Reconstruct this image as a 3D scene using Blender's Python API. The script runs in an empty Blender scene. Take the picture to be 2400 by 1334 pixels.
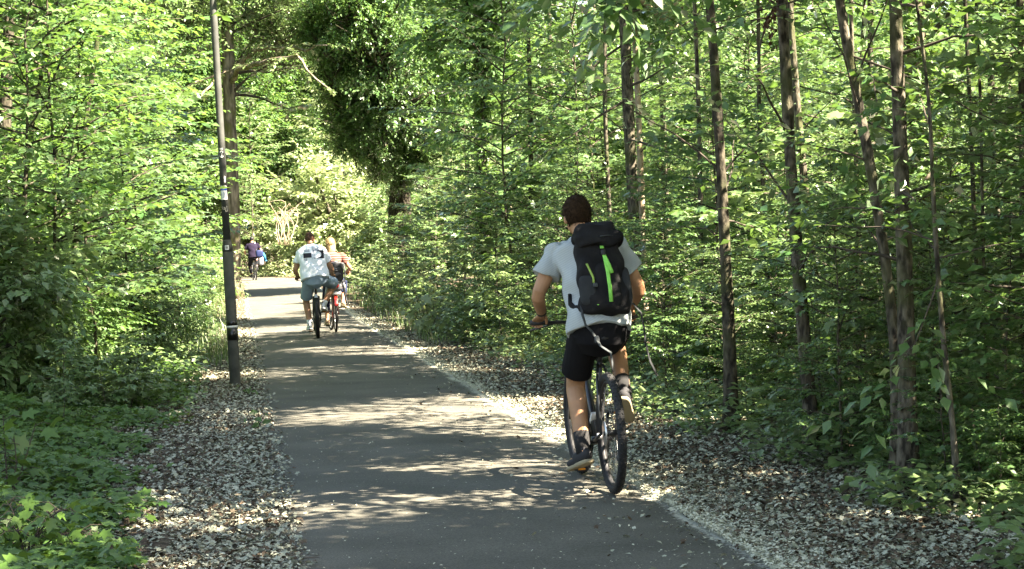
import bpy, math, random
import numpy as np
from mathutils import Vector, Matrix

rad = math.radians
scene = bpy.context.scene
col = scene.collection
RNG = np.random.default_rng(7)
random.seed(7)

# ------------------------------------------------------------------ camera
F_PX, CX, CY, EYE = 4400.0, 1200.0, 667.0, 1.55
PITCH, ROLL = rad(-1.2), rad(2.0)
FW = np.array([0, math.cos(PITCH), math.sin(PITCH)])
_r0 = np.array([1.0, 0, 0]); _u0 = np.cross(_r0, FW)
CR = math.cos(ROLL) * _r0 - math.sin(ROLL) * _u0
CU = math.sin(ROLL) * _r0 + math.cos(ROLL) * _u0
cam_data = bpy.data.cameras.new('camera')
cam_data.sensor_width = 36.0
cam_data.lens = F_PX / 2400.0 * 36.0
cam_data.clip_start = 0.1
cam_data.clip_end = 2000.0
cam = bpy.data.objects.new('camera', cam_data)
col.objects.link(cam)
cam.matrix_world = Matrix(((CR[0], CU[0], -FW[0], 0), (CR[1], CU[1], -FW[1], 0), (CR[2], CU[2], -FW[2], EYE), (0, 0, 0, 1)))
scene.camera = cam

# ------------------------------------------------------------------ sky, sun, exposure
SUN_EL, SUN_AZ = rad(49), math.atan2(0.93, -0.37)      # azimuth from +Y towards +X
SUN = np.array([math.sin(SUN_AZ) * math.cos(SUN_EL), math.cos(SUN_AZ) * math.cos(SUN_EL), math.sin(SUN_EL)])
world = bpy.data.worlds.new('World')
scene.world = world
world.use_nodes = True
wn = world.node_tree
sky = wn.nodes.new('ShaderNodeTexSky')
sky.sky_type = 'NISHITA'
sky.sun_disc = False
sky.sun_elevation = SUN_EL
sky.sun_rotation = SUN_AZ
bg = wn.nodes.get('Background') or wn.nodes.new('ShaderNodeBackground')
bg.inputs['Strength'].default_value = 0.055
wn.links.new(sky.outputs['Color'], bg.inputs['Color'])
sun_data = bpy.data.lights.new('sun', 'SUN')
sun_data.energy = 5.0
sun_data.angle = rad(0.48)
sun_data.color = (1.0, 0.975, 0.95)
sun = bpy.data.objects.new('sun', sun_data)
col.objects.link(sun)
sun.rotation_euler = Vector(SUN).to_track_quat('Z', 'Y').to_euler()
scene.view_settings.view_transform = 'Standard'
scene.view_settings.look = 'None'
scene.view_settings.gamma = 1.0
scene.view_settings.use_curve_mapping = False
scene.view_settings.exposure = 3.7
scene.view_settings.use_white_balance = True
scene.view_settings.white_balance_temperature = 8100
scene.view_settings.white_balance_tint = 10
scene.render.engine = 'CYCLES'
scene.cycles.max_bounces = 7
scene.cycles.diffuse_bounces = 4
scene.cycles.glossy_bounces = 2
scene.cycles.transmission_bounces = 5

# ------------------------------------------------------------------ ground shape and pixel helpers (authoring only)
def right_edge(y):
    return 1.21 - 0.139 * (y - 8.7) - 0.35 * max(0.0, (y - 70.0) / 10.0) ** 2 * 1.6
def path_w(y):
    return 2.36 + 0.006 * min(max(y - 9.0, 0), 50)
def xc(y):
    return right_edge(y) - path_w(y) / 2
def sstep(a, b, v):
    u = min(1.0, max(0.0, (v - a) / (b - a)))
    return u * u * (3 - 2 * u)
def terrain(x, y):
    t = x - xc(min(max(y, -20), 95))
    z = 0.45 * sstep(38, 80, y)
    l = -t - 2.0
    if l > 0:
        z += 0.13 * l * min(1, l / 1.5) if l < 8 else 1.04 + 0.02 * (l - 8)
        z += 0.05 * math.sin(1.7 * x + 0.8 * y) * min(1, l / 2)
    r = t - 2.0
    if r > 0:
        z += 0.03 * math.sin(1.3 * x + 0.9 * y) * min(1, r / 2) - 0.02 * min(r, 6)
    return z
def ray(px, py):
    return FW + CR * (px - CX) / F_PX - CU * (py - CY) / F_PX
def P(px, py, Y):
    d = ray(px, py); s = Y / d[1]
    return np.array([d[0] * s, Y, EYE + d[2] * s])
def gnd(px, py):
    d = ray(px, py); z = 0.0
    for _ in range(6):
        s = (z - EYE) / d[2]; z = terrain(d[0] * s, d[1] * s)
    return np.array([d[0] * s, d[1] * s, z])

# ------------------------------------------------------------------ object helpers
def mesh_from(name, v, f, smooth=True):
    v = np.asarray(v, dtype=np.float32); f = np.asarray(f, dtype=np.int32)
    me = bpy.data.meshes.new(name)
    me.vertices.add(len(v)); me.vertices.foreach_set('co', v.ravel())
    me.loops.add(f.size); me.loops.foreach_set('vertex_index', f.ravel())
    me.polygons.add(len(f)); me.polygons.foreach_set('loop_start', np.arange(0, f.size, f.shape[1], dtype=np.int32))
    me.polygons.foreach_set('use_smooth', np.full(len(f), smooth))
    me.update(calc_edges=True)
    return me
def link(name, me, mat=None, parent=None, kind=None, label=None):
    o = bpy.data.objects.new(name, me); col.objects.link(o)
    if mat is not None and me is not None and len(me.materials) == 0:
        me.materials.append(mat)
    if parent is not None: o.parent = parent
    if kind: o['kind'] = kind
    if label: o['label'] = label
    return o
def tag(o, label, cat, group=None, kind=None):
    o['label'] = label; o['category'] = cat
    if group: o['group'] = group
    if kind: o['kind'] = kind
    return o
def thing(name, label, cat, loc=(0, 0, 0), rotz=0.0, group=None, lean=0.0, scale=1.0):
    o = bpy.data.objects.new(name, None); col.objects.link(o)
    o.empty_display_size = 0.2
    o.location = [float(c) for c in loc]; o.rotation_mode = 'ZXY' if lean else 'XYZ'
    if lean:
        o.rotation_mode = 'QUATERNION'
        o.rotation_quaternion = (Matrix.Rotation(rotz, 3, 'Z') @ Matrix.Rotation(lean, 3, 'Y')).to_quaternion()
    else:
        o.rotation_euler = (0, 0, rotz)
    o.scale = (scale,) * 3
    return tag(o, label, cat, group)
def nrm(a):
    a = np.asarray(a, float); return a / np.maximum(np.linalg.norm(a, axis=-1, keepdims=True), 1e-9)

class Geo:
    def __init__(s): s.v = []; s.f = []; s.n = 0
    def add(s, v, f):
        v = np.asarray(v, float); f = np.asarray(f, int)
        s.v.append(v); s.f.append(f + s.n); s.n += len(v); return s
    def tube(s, pts, radii, n=10, ref=None, cap=True, jit=0.0, rng=None):
        pts = np.asarray(pts, float); m = len(pts)
        if np.isscalar(radii): radii = [radii] * m
        T = np.zeros_like(pts); T[1:-1] = pts[2:] - pts[:-2]; T[0] = pts[1] - pts[0]; T[-1] = pts[-1] - pts[-2]; T = nrm(T)
        a = np.array(ref if ref is not None else ([1, 0, 0] if abs(T[0][0]) < 0.8 else [0, 1, 0]), float)
        ang = np.arange(n) * 2 * math.pi / n
        vs = []
        for i in range(m):
            base = np.array(ref, float) if ref is not None else a
            sd = base - T[i] * (base @ T[i]); sd = sd / max(np.linalg.norm(sd), 1e-9); a = sd
            ot = np.cross(T[i], sd)
            r = radii[i]; ra, rb = (r if not np.isscalar(r) else (r, r))
            w = 1.0 if not jit else 1 + jit * (rng.random(n)[:, None] - 0.5)
            vs.append(pts[i] + w * (np.cos(ang)[:, None] * ra * sd + np.sin(ang)[:, None] * rb * ot))
        v = np.concatenate(vs); f = []
        for i in range(m - 1):
            for j in range(n):
                A = i * n + j; B = i * n + (j + 1) % n
                f += [(A, B, B + n), (A, B + n, A + n)]
        if cap:
            c0 = len(v); v = np.concatenate([v, pts[:1], pts[-1:]])
            for j in range(n):
                f.append((c0, (j + 1) % n, j)); f.append((c0 + 1, (m - 1) * n + j, (m - 1) * n + (j + 1) % n))
        return s.add(v, f)
    def sup(s, c, r, e1=1.0, e2=1.0, M=None, nu=16, nv=10):
        """superellipsoid: e = 1 round, e = 0.3 rounded box"""
        c = np.asarray(c, float); M = np.eye(3) if M is None else np.asarray(M, float)   # columns = axes
        p = lambda x, e: np.sign(x) * np.abs(x) ** e
        vs = [[0, 0, -1.0]]
        for i in range(1, nv):
            la = -math.pi / 2 + math.pi * i / nv
            for j in range(nu):
                lo = 2 * math.pi * j / nu
                vs.append([p(math.cos(la), e1) * p(math.cos(lo), e2), p(math.cos(la), e1) * p(math.sin(lo), e2), p(math.sin(la), e1)])
        vs.append([0, 0, 1.0]); v = (np.array(vs) * np.asarray(r, float)) @ M.T + c
        f = [(0, 1 + (j + 1) % nu, 1 + j) for j in range(nu)]
        for i in range(nv - 2):
            for j in range(nu):
                A = 1 + i * nu + j; B = 1 + i * nu + (j + 1) % nu
                f += [(A, B, B + nu), (A, B + nu, A + nu)]
        L = len(v) - 1; o = 1 + (nv - 2) * nu
        f += [(L, o + j, o + (j + 1) % nu) for j in range(nu)]
        return s.add(v, f)
    def box(s, c, h, M=None):
        M = np.eye(3) if M is None else np.asarray(M, float)
        v = np.array([[x, y, z] for x in (-1, 1) for y in (-1, 1) for z in (-1, 1)], float) * np.asarray(h, float)
        f = [(0, 1, 3), (0, 3, 2), (4, 6, 7), (4, 7, 5), (0, 4, 5), (0, 5, 1), (2, 3, 7), (2, 7, 6), (0, 2, 6), (0, 6, 4), (1, 5, 7), (1, 7, 3)]
        return s.add(v @ M.T + np.asarray(c, float), f)
    def torus(s, c, R, r, nR=48, nr=10, rx=None):
        """ring in the local YZ plane (a wheel); rx = half width"""
        rx = rx or r; c = np.asarray(c, float); v = []; f = []
        for i in range(nR):
            a = 2 * math.pi * i / nR
            for j in range(nr):
                b = 2 * math.pi * j / nr; q = R + r * math.cos(b)
                v.append([rx * math.sin(b), q * math.cos(a), q * math.sin(a)])
        for i in range(nR):
            for j in range(nr):
                A = i * nr + j; B = ((i + 1) % nR) * nr + j; C = ((i + 1) % nR) * nr + (j + 1) % nr; D = i * nr + (j + 1) % nr
                f += [(A, C, B), (A, D, C)]
        return s.add(np.array(v) + c, f)
    def ribbon(s, pts, w, th=0.003, wdir=(1, 0, 0)):
        return s.tube(pts, [(w / 2, th)] * len(pts), n=6, ref=wdir)
    def arrays(s): return np.concatenate(s.v), np.concatenate(s.f)
    def mesh(s, name, smooth=True):
        v, f = s.arrays(); return mesh_from(name, v, f, smooth)
    def build(s, name, mat, parent=None, smooth=True, **k):
        return link(name, s.mesh(name, smooth), mat, parent, **k)
    def skin(s, name, mat, parent=None, voxel=0.008, it=6, noise=0.0, nscale=14.0, **k):
        """merge the overlapping closed tubes into one continuous surface"""
        me = s.mesh(name); o = link(name, me, mat)
        m = o.modifiers.new('r', 'REMESH'); m.mode = 'VOXEL'; m.voxel_size = voxel; m.use_smooth_shade = True
        m2 = o.modifiers.new('s', 'SMOOTH'); m2.factor = 0.5; m2.iterations = it
        dg = bpy.context.evaluated_depsgraph_get()
        new = bpy.data.meshes.new_from_object(o.evaluated_get(dg))
        bpy.data.objects.remove(o); bpy.data.meshes.remove(me)
        if noise:
            n = len(new.vertices); c = np.zeros(n * 3, np.float32); new.vertices.foreach_get('co', c); c = c.reshape(-1, 3)
            q = c * nscale
            d = np.stack([np.sin(q[:, 2] * 1.3 + 2 * np.sin(q[:, 0] * .9) + q[:, 1] * .6), np.sin(q[:, 0] * 1.1 + q[:, 2] * 1.7 + 1), np.sin(q[:, 1] * 1.9 + q[:, 0] * 1.2)], 1)
            c += (d * noise).astype(np.float32); new.vertices.foreach_set('co', c.ravel()); new.update()
        new.materials.clear(); new.name = name
        o = link(name, new, mat, parent, **k)
        for p in new.polygons: p.use_smooth = True
        return o

# ------------------------------------------------------------------ materials
def mat(name, color, rough=0.7, metal=0.0, spec=0.3, vary=0.0, scale=8.0, bump=0.0, bscale=60.0, color2=None, coat=0.0, sss=0.0):
    m = bpy.data.materials.new(name); m.use_nodes = True; nt = m.node_tree; b = nt.nodes['Principled BSDF']
    b.inputs['Base Color'].default_value = (*color, 1); b.inputs['Roughness'].default_value = rough
    b.inputs['Metallic'].default_value = metal; b.inputs['Specular IOR Level'].default_value = spec
    if coat: b.inputs['Coat Weight'].default_value = coat
    tc = nt.nodes.new('ShaderNodeTexCoord')
    if vary or color2:
        n = nt.nodes.new('ShaderNodeTexNoise'); n.inputs['Scale'].default_value = scale; n.inputs['Detail'].default_value = 6
        nt.links.new(tc.outputs['Object'], n.inputs['Vector'])
        r = nt.nodes.new('ShaderNodeValToRGB'); r.color_ramp.elements[0].position = 0.32; r.color_ramp.elements[1].position = 0.68
        c2 = color2 or tuple(c * (1 + vary) for c in color); c1 = color if color2 else tuple(c * (1 - vary) for c in color)
        r.color_ramp.elements[0].color = (*c1, 1); r.color_ramp.elements[1].color = (*c2, 1)
        nt.links.new(n.outputs['Fac'], r.inputs['Fac']); nt.links.new(r.outputs['Color'], b.inputs['Base Color'])
    if bump:
        n2 = nt.nodes.new('ShaderNodeTexNoise'); n2.inputs['Scale'].default_value = bscale; n2.inputs['Detail'].default_value = 4
        nt.links.new(tc.outputs['Object'], n2.inputs['Vector'])
        bp = nt.nodes.new('ShaderNodeBump'); bp.inputs['Strength'].default_value = bump; bp.inputs['Distance'].default_value = 0.01
        nt.links.new(n2.outputs['Fac'], bp.inputs['Height']); nt.links.new(bp.outputs['Normal'], b.inputs['Normal'])
    return m
def leaf_mat(name, ca, cb, trans, tmix=0.40, gloss=0.45, grough=0.36):
    m = bpy.data.materials.new(name); m.use_nodes = True; nt = m.node_tree; nt.nodes.clear(); N = nt.nodes.new; L = nt.links.new
    geo = N('ShaderNodeNewGeometry'); oi = N('ShaderNodeObjectInfo')
    add = N('ShaderNodeMath'); add.operation = 'MULTIPLY_ADD'; add.inputs[1].default_value = 0.35
    L(oi.outputs['Random'], add.inputs[0]); mul = N('ShaderNodeMath'); mul.operation = 'MULTIPLY'; mul.inputs[1].default_value = 0.65
    L(geo.outputs['Random Per Island'], mul.inputs[0]); L(mul.outputs[0], add.inputs[2])
    r = N('ShaderNodeValToRGB'); e = r.color_ramp.elements
    e[0].position = 0.05; e[0].color = (*ca, 1); e[1].position = 0.95; e[1].color = (*cb, 1)
    L(add.outputs[0], r.inputs['Fac'])
    d = N('ShaderNodeBsdfDiffuse'); L(r.outputs['Color'], d.inputs['Color'])
    t = N('ShaderNodeBsdfTranslucent')
    mx = N('ShaderNodeMix'); mx.data_type = 'RGBA'; mx.blend_type = 'MIX'; mx.inputs[0].default_value = 0.75
    L(r.outputs['Color'], mx.inputs[6]); mx.inputs[7].default_value = (*trans, 1); L(mx.outputs[2], t.inputs['Color'])
    g = N('ShaderNodeBsdfGlossy'); g.inputs['Roughness'].default_value = grough; g.inputs['Color'].default_value = (1, 1, 0.97, 1)
    m1 = N('ShaderNodeMixShader'); m1.inputs[0].default_value = tmix; L(d.outputs[0], m1.inputs[1]); L(t.outputs[0], m1.inputs[2])
    lw = N('ShaderNodeFresnel'); lw.inputs['IOR'].default_value = 1.42
    sc = N('ShaderNodeMath'); sc.operation = 'MULTIPLY_ADD'; sc.inputs[1].default_value = gloss; sc.inputs[2].default_value = 0.015
    L(lw.outputs[0], sc.inputs[0])
    m2 = N('ShaderNodeMixShader'); L(sc.outputs[0], m2.inputs[0]); L(m1.outputs[0], m2.inputs[1]); L(g.outputs[0], m2.inputs[2])
    out = N('ShaderNodeOutputMaterial'); L(m2.outputs[0], out.inputs['Surface'])
    return m
def bark_mat(name, c1, c2, moss=None, sx=26.0, sz=5.0, bump=0.7):
    m = bpy.data.materials.new(name); m.use_nodes = True; nt = m.node_tree; b = nt.nodes['Principled BSDF']; N = nt.nodes.new; L = nt.links.new
    b.inputs['Roughness'].default_value = 0.92; b.inputs['Specular IOR Level'].default_value = 0.15
    tc = N('ShaderNodeTexCoord'); mp = N('ShaderNodeMapping'); mp.inputs['Scale'].default_value = (sx, sx, sz); L(tc.outputs['Object'], mp.inputs['Vector'])
    n = N('ShaderNodeTexNoise'); n.inputs['Scale'].default_value = 1.0; n.inputs['Detail'].default_value = 6; L(mp.outputs[0], n.inputs['Vector'])
    r = N('ShaderNodeValToRGB'); r.color_ramp.elements[0].position = 0.38; r.color_ramp.elements[1].position = 0.64
    r.color_ramp.elements[0].color = (*c1, 1); r.color_ramp.elements[1].color = (*c2, 1); L(n.outputs['Fac'], r.inputs['Fac'])
    outc = r.outputs['Color']
    if moss:
        n2 = N('ShaderNodeTexNoise'); n2.inputs['Scale'].default_value = 3.0; n2.inputs['Detail'].default_value = 5; L(tc.outputs['Object'], n2.inputs['Vector'])
        r2 = N('ShaderNodeValToRGB'); r2.color_ramp.elements[0].position = 0.5; r2.color_ramp.elements[1].position = 0.68; L(n2.outputs['Fac'], r2.inputs['Fac'])
        mx = N('ShaderNodeMix'); mx.data_type = 'RGBA'; L(r2.outputs['Color'], mx.inputs[0]); L(outc, mx.inputs[6]); mx.inputs[7].default_value = (*moss, 1); outc = mx.outputs[2]
    L(outc, b.inputs['Base Color'])
    bp = N('ShaderNodeBump'); bp.inputs['Strength'].default_value = bump; bp.inputs['Distance'].default_value = 0.02; L(n.outputs['Fac'], bp.inputs['Height']); L(bp.outputs[0], b.inputs['Normal'])
    return m

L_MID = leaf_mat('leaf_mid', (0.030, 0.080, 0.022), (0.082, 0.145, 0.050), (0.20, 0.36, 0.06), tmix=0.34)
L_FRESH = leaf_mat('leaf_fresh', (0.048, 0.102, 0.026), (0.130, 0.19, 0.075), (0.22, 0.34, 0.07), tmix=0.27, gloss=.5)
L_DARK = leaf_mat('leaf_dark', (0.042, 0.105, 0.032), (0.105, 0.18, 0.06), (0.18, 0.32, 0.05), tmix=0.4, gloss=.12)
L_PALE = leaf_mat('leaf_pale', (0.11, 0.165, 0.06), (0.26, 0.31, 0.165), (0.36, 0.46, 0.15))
L_IVY = leaf_mat('leaf_ivy', (0.035, 0.09, 0.016), (0.085, 0.15, 0.03), (0.14, 0.24, 0.02), tmix=0.3, gloss=.2)
BARK = bark_mat('bark_grey', (0.020, 0.017, 0.013), (0.125, 0.110, 0.082), moss=(0.055, 0.062, 0.024), sx=30, sz=12, bump=1.0)
BARK_DARK = bark_mat('bark_dark', (0.013, 0.011, 0.008), (0.080, 0.070, 0.050), moss=(0.045, 0.052, 0.022), sx=24, sz=11, bump=1.0)
BARK_OAK = bark_mat('bark_oak', (0.065, 0.055, 0.042), (0.24, 0.20, 0.15), moss=(0.10, 0.10, 0.035), sx=10, sz=2)
BARK_PALE = bark_mat('bark_pale', (0.20, 0.15, 0.10), (0.42, 0.34, 0.25), sx=18, sz=4)
TWIG = mat('twig', (0.05, 0.04, 0.03), 0.9, vary=0.4, scale=3)
DEADWOOD = mat('dead_wood', (0.40, 0.33, 0.27), 0.85, vary=0.25, scale=12)
# ------------------------------------------------------------------ leaves, sprays, plants
LEAF = {
 'diamond': (np.array([(0, 0, 0), (.30, .5, .07), (0, 1, -.06), (-.30, .5, .07)], float), np.array([(0, 1, 2), (0, 2, 3)])),
 'oval': (np.array([(0, 0, 0), (0, .5, 0), (0, 1, -.12), (-.30, .42, .08), (.30, .42, .08)], float), np.array([(0, 4, 1), (0, 1, 3), (1, 4, 2), (1, 2, 3)])),
 'maple': (np.array([(0, .38, .03), (0, 0, 0), (.40, .08, .0), (.24, .32, .05), (.56, .60, -.03), (.2, .64, .04), (0, 1.05, -.1), (-.2, .64, .04), (-.56, .60, -.03), (-.24, .32, .05), (-.40, .08, 0)], float),
           np.array([(0, i, i + 1) for i in range(1, 10)] + [(0, 10, 1)])),
}
def leaf_arrays(pos, axis, up, size, kind):
    v0, f0 = LEAF[kind]
    ax = nrm(axis); sd = nrm(np.cross(ax, up)); nn = np.cross(sd, ax); size = np.asarray(size)[:, None]
    V = pos[:, None, :] + size[:, None, :] * (v0[None, :, 0, None] * sd[:, None, :] + v0[None, :, 1, None] * ax[:, None, :] + v0[None, :, 2, None] * nn[:, None, :])
    n = len(pos); k = len(v0)
    Fc = (f0[None] + (np.arange(n) * k)[:, None, None]).reshape(-1, 3)
    return V.reshape(-1, 3), Fc
def sprays(st, di, ln, per, size, kind, rng, tilt=0.35, droop=0.12, spread=0.85):
    """flat leafy twigs: leaves alternate left and right of each twig"""
    n = len(st); di = nrm(di); up0 = np.tile([0, 0, 1.0], (n, 1)) + rng.normal(0, 0.18, (n, 3))
    sd = nrm(np.cross(di, up0)); j = np.arange(per)
    s = (j + 0.35 + 0.3 * rng.random((n, per))) / per
    pos = st[:, None] + di[:, None] * (ln[:, None] * s)[..., None]
    pos[..., 2] -= droop * ln[:, None] * s ** 2
    sg = np.where(j % 2 == 0, 1.0, -1.0)[None, :, None]
    ax = di[:, None] * (0.55 + 0.3 * s[..., None]) + sd[:, None] * sg * spread * (1.05 - 0.6 * s[..., None]) + rng.normal(0, 0.22, (n, per, 3)) + np.array([0, 0, -0.15])
    up = np.tile([0, 0, 1.0], (n, per, 1)) + rng.normal(0, tilt, (n, per, 3))
    sz = size * (0.65 + 0.6 * rng.random((n, per)))
    return leaf_arrays(pos.reshape(-1, 3), ax.reshape(-1, 3), up.reshape(-1, 3), sz.ravel(), kind)
def make_sapling(seed, h, reach, nb, nsp, per, size, kind, low=0.12, spl=0.45, rise=0.25, stem=0.022, lean=0.15):
    """slender young tree: wavy stem, rising branches, flat sprays; returns (wood mesh, leaf mesh)"""
    rng = np.random.default_rng(seed); W = Geo()
    zz = np.linspace(0, 1, 9); off = np.cumsum(rng.normal(0, 0.05, (9, 2)), 0) * h * 0.12; off -= off[0]
    sp = np.stack([off[:, 0] + lean * zz * rng.normal(), off[:, 1] + lean * zz * rng.normal(), zz * h], 1)
    W.tube(sp, stem * (1.05 - zz * 0.8), 6)
    ST = []; DI = []; LN = []
    for k in range(nb):
        f = low + (1 - low) * (k + rng.random()) / nb; z = f * h
        b = np.array([np.interp(f, zz, sp[:, c]) for c in range(3)])
        az = k * 2.39996 + rng.normal(0, 0.4); prof = (math.sin(math.pi * min(1, 0.18 + f * 0.86)) ** 0.7)
        L = reach * prof * (0.65 + 0.6 * rng.random()); el = rise + 0.35 * rng.random() + 0.5 * max(0, f - 0.7)
        d = np.array([math.cos(az) * math.cos(el), math.sin(az) * math.cos(el), math.sin(el)])
        u = np.linspace(0, 1, 5); bp = b + np.outer(u * L, d); bp[:, 2] -= 0.16 * L * u ** 2; bp[1:] += rng.normal(0, 0.02 * L, (4, 3))
        W.tube(bp, 0.25 * stem + 0.35 * stem * (1 - u) * min(1, L), 4, cap=False)
        sdv = np.cross(d, [0, 0, 1]); sdv = sdv / np.linalg.norm(sdv)
        m = max(3, int(nsp * L / reach + 1))
        for q in range(m):
            fr = 0.15 + 0.85 * (q + rng.random() * 0.7) / m; pb = np.array([np.interp(fr, u, bp[:, c]) for c in range(3)])
            sg = 1 if q % 2 else -1; a = 0.5 + 0.5 * rng.random()
            dd = d * math.cos(a) + sdv * sg * math.sin(a); dd[2] = 0.1 * rng.normal() + 0.05
            ST.append(pb); DI.append(dd); LN.append(spl * (1.15 - 0.5 * fr) * (0.7 + 0.6 * rng.random()))
        ST.append(bp[-1]); DI.append(d * [1, 1, 0.3]); LN.append(spl)
    v, f = sprays(np.array(ST), np.array(DI), np.array(LN), per, size, kind, rng)
    return W.mesh('stem_wood'), mesh_from('leafage', v, f, True)
def make_crown(seed, rx, ry, rz, ncl, nsp, per, size, kind, shell=0.55, spl=0.55, cl=0.5, droop=0.25, flat=0.35):
    """crown of leaf clumps in an ellipsoid, centre at the origin; thin limbs run to the clumps"""
    rng = np.random.default_rng(seed); W = Geo()
    d = nrm(rng.normal(size=(ncl, 3))); r = (shell + (1 - shell) * rng.random(ncl)) * (0.75 + 0.3 * rng.random(ncl))
    c = d * r[:, None] * [rx, ry, rz]
    for i in range(ncl):
        if i % 3 == 0:
            a = np.array([0, 0, c[i, 2] * 0.5 - 0.35 * rz]); m = (a + c[i]) / 2 + rng.normal(0, 0.12, 3) * rx * .5
            W.tube([a, m, c[i]], [0.05 * rx * .35 + .012, 0.02 + .004 * rx, 0.008], 5, cap=False)
    cs = np.repeat(cl * (0.7 + 0.7 * rng.random(ncl)), nsp)
    st = np.repeat(c, nsp, 0) + rng.normal(0, 0.35, (ncl * nsp, 3)) * cs[:, None] * [1, 1, 0.7]
    di = np.repeat(d, nsp, 0) * 0.6 + rng.normal(0, 0.75, (ncl * nsp, 3)) * [1, 1, flat]; di[:, 2] -= droop * rng.random(ncl * nsp)
    v, f = sprays(st, di, spl * (0.6 + 0.7 * rng.random(ncl * nsp)), per, size, kind, rng)
    return W.mesh('limb_wood'), mesh_from('leafage', v, f, True)
def place(proto, name, label, cat, loc, rotz, scale, group, wmat, lmat, wood='trunk', leaf='crown', tilt=0.0):
    w, l = proto
    key = (w.name, wmat.name)
    e = thing(name, label, cat, loc, rotz, group, scale=scale)
    ww = MESHV(w, wmat); ll = MESHV(l, lmat)
    link(wood, ww, None, e); o = link(leaf, ll, None, e, kind='stuff')
    return e
_mv = {}
def MESHV(me, m):
    """the mesh with this material (shared by every copy that uses the same pair)"""
    if len(me.materials) == 0: me.materials.append(m); return me
    if me.materials[0] == m: return me
    k = (me.name, m.name)
    if k not in _mv:
        c = me.copy(); c.materials.clear(); c.materials.append(m); _mv[k] = c
    return _mv[k]

SAP = [make_sapling(11 + i, h, re, nb, 9, 9, sz, 'oval', low=lo) for i, (h, re, nb, sz, lo) in enumerate(
       [(4.6, 1.25, 48, .10, .10), (5.6, 1.5, 54, .11, .16), (3.8, 1.1, 46, .07, .08), (6.6, 1.5, 56, .105, .2)])]
SAPM = [make_sapling(31 + i, h, re, nb, 7, 7, sz, 'maple', low=lo, rise=0.2) for i, (h, re, nb, sz, lo) in enumerate(
       [(4.4, 1.3, 34, .145, .12), (5.4, 1.5, 40, .155, .2), (3.2, 1.0, 28, .125, .1)])]
BUSH = [make_crown(51 + i, 1.1, 1.1, 1.25, 95, 9, 8, sz, 'oval', shell=0.45, spl=.42, cl=.3) for i, sz in enumerate([.10, .12, .105])]
CROWN = [make_crown(71 + i, 2.2, 2.2, 2.5, 150, 10, 8, .12, 'oval', shell=0.3, spl=.6, cl=.45) for i in range(2)] + \
        [make_crown(81, 2.6, 2.6, 2.8, 260, 11, 8, .12, 'diamond', shell=0.4, spl=.65, cl=.45, droop=.6)]
AIRY = [make_crown(91 + i, 1.9, 1.9, 2.4, 40, 18, 9, .12, 'oval', shell=0.25, spl=.55, cl=.42) for i in range(2)]
LSAP = [make_sapling(131 + i, h, re, nb, 9, 9, sz, 'oval', low=lo, spl=.5) for i, (h, re, nb, sz, lo) in enumerate(
       [(4.8, 1.35, 48, .108, .12), (6.0, 1.6, 54, .115, .2)])] + [make_sapling(135, 5.2, 1.5, 44, 8, 8, .115, 'maple', low=.15, spl=.5)]
LBUSH = [make_crown(141 + i, 1.15, 1.15, 1.3, 60, 13, 8, sz, 'oval', shell=0.4, spl=.46, cl=.34) for i, sz in enumerate([.095, .115])]
LIME = make_crown(151, 2.0, 2.0, 2.2, 90, 11, 9, .15, 'oval', shell=0.25, spl=.7, cl=.5, droop=.9, flat=.5)
HERB = [make_sapling(101 + i, h, re, nb, 4, 6, sz, kd, low=.1, spl=.16, stem=.006, rise=.4) for i, (h, re, nb, sz, kd) in enumerate(
       [(.75, .26, 14, .07, 'oval'), (.5, .28, 12, .08, 'maple'), (1.05, .30, 18, .075, 'oval')])]

# ------------------------------------------------------------------ ground, path, litter
def soil_material():
    m = bpy.data.materials.new('forest_soil'); m.use_nodes = True; nt = m.node_tree; b = nt.nodes['Principled BSDF']; N = nt.nodes.new; L = nt.links.new
    b.inputs['Roughness'].default_value = 0.95; b.inputs['Specular IOR Level'].default_value = 0.1
    tc = N('ShaderNodeTexCoord')
    n = N('ShaderNodeTexNoise'); n.inputs['Scale'].default_value = 22; n.inputs['Detail'].default_value = 8; L(tc.outputs['Object'], n.inputs['Vector'])
    r = N('ShaderNodeValToRGB'); e = r.color_ramp.elements
    e[0].position = .35; e[0].color = (.020, .015, .010, 1); e[1].position = .72; e[1].color = (.11, .085, .058, 1)
    L(n.outputs['Fac'], r.inputs['Fac']); L(r.outputs[0], b.inputs['Base Color'])
    bp = N('ShaderNodeBump'); bp.inputs['Strength'].default_value = .8; bp.inputs['Distance'].default_value = .03; L(n.outputs['Fac'], bp.inputs['Height']); L(bp.outputs[0], b.inputs['Normal'])
    return m
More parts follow.
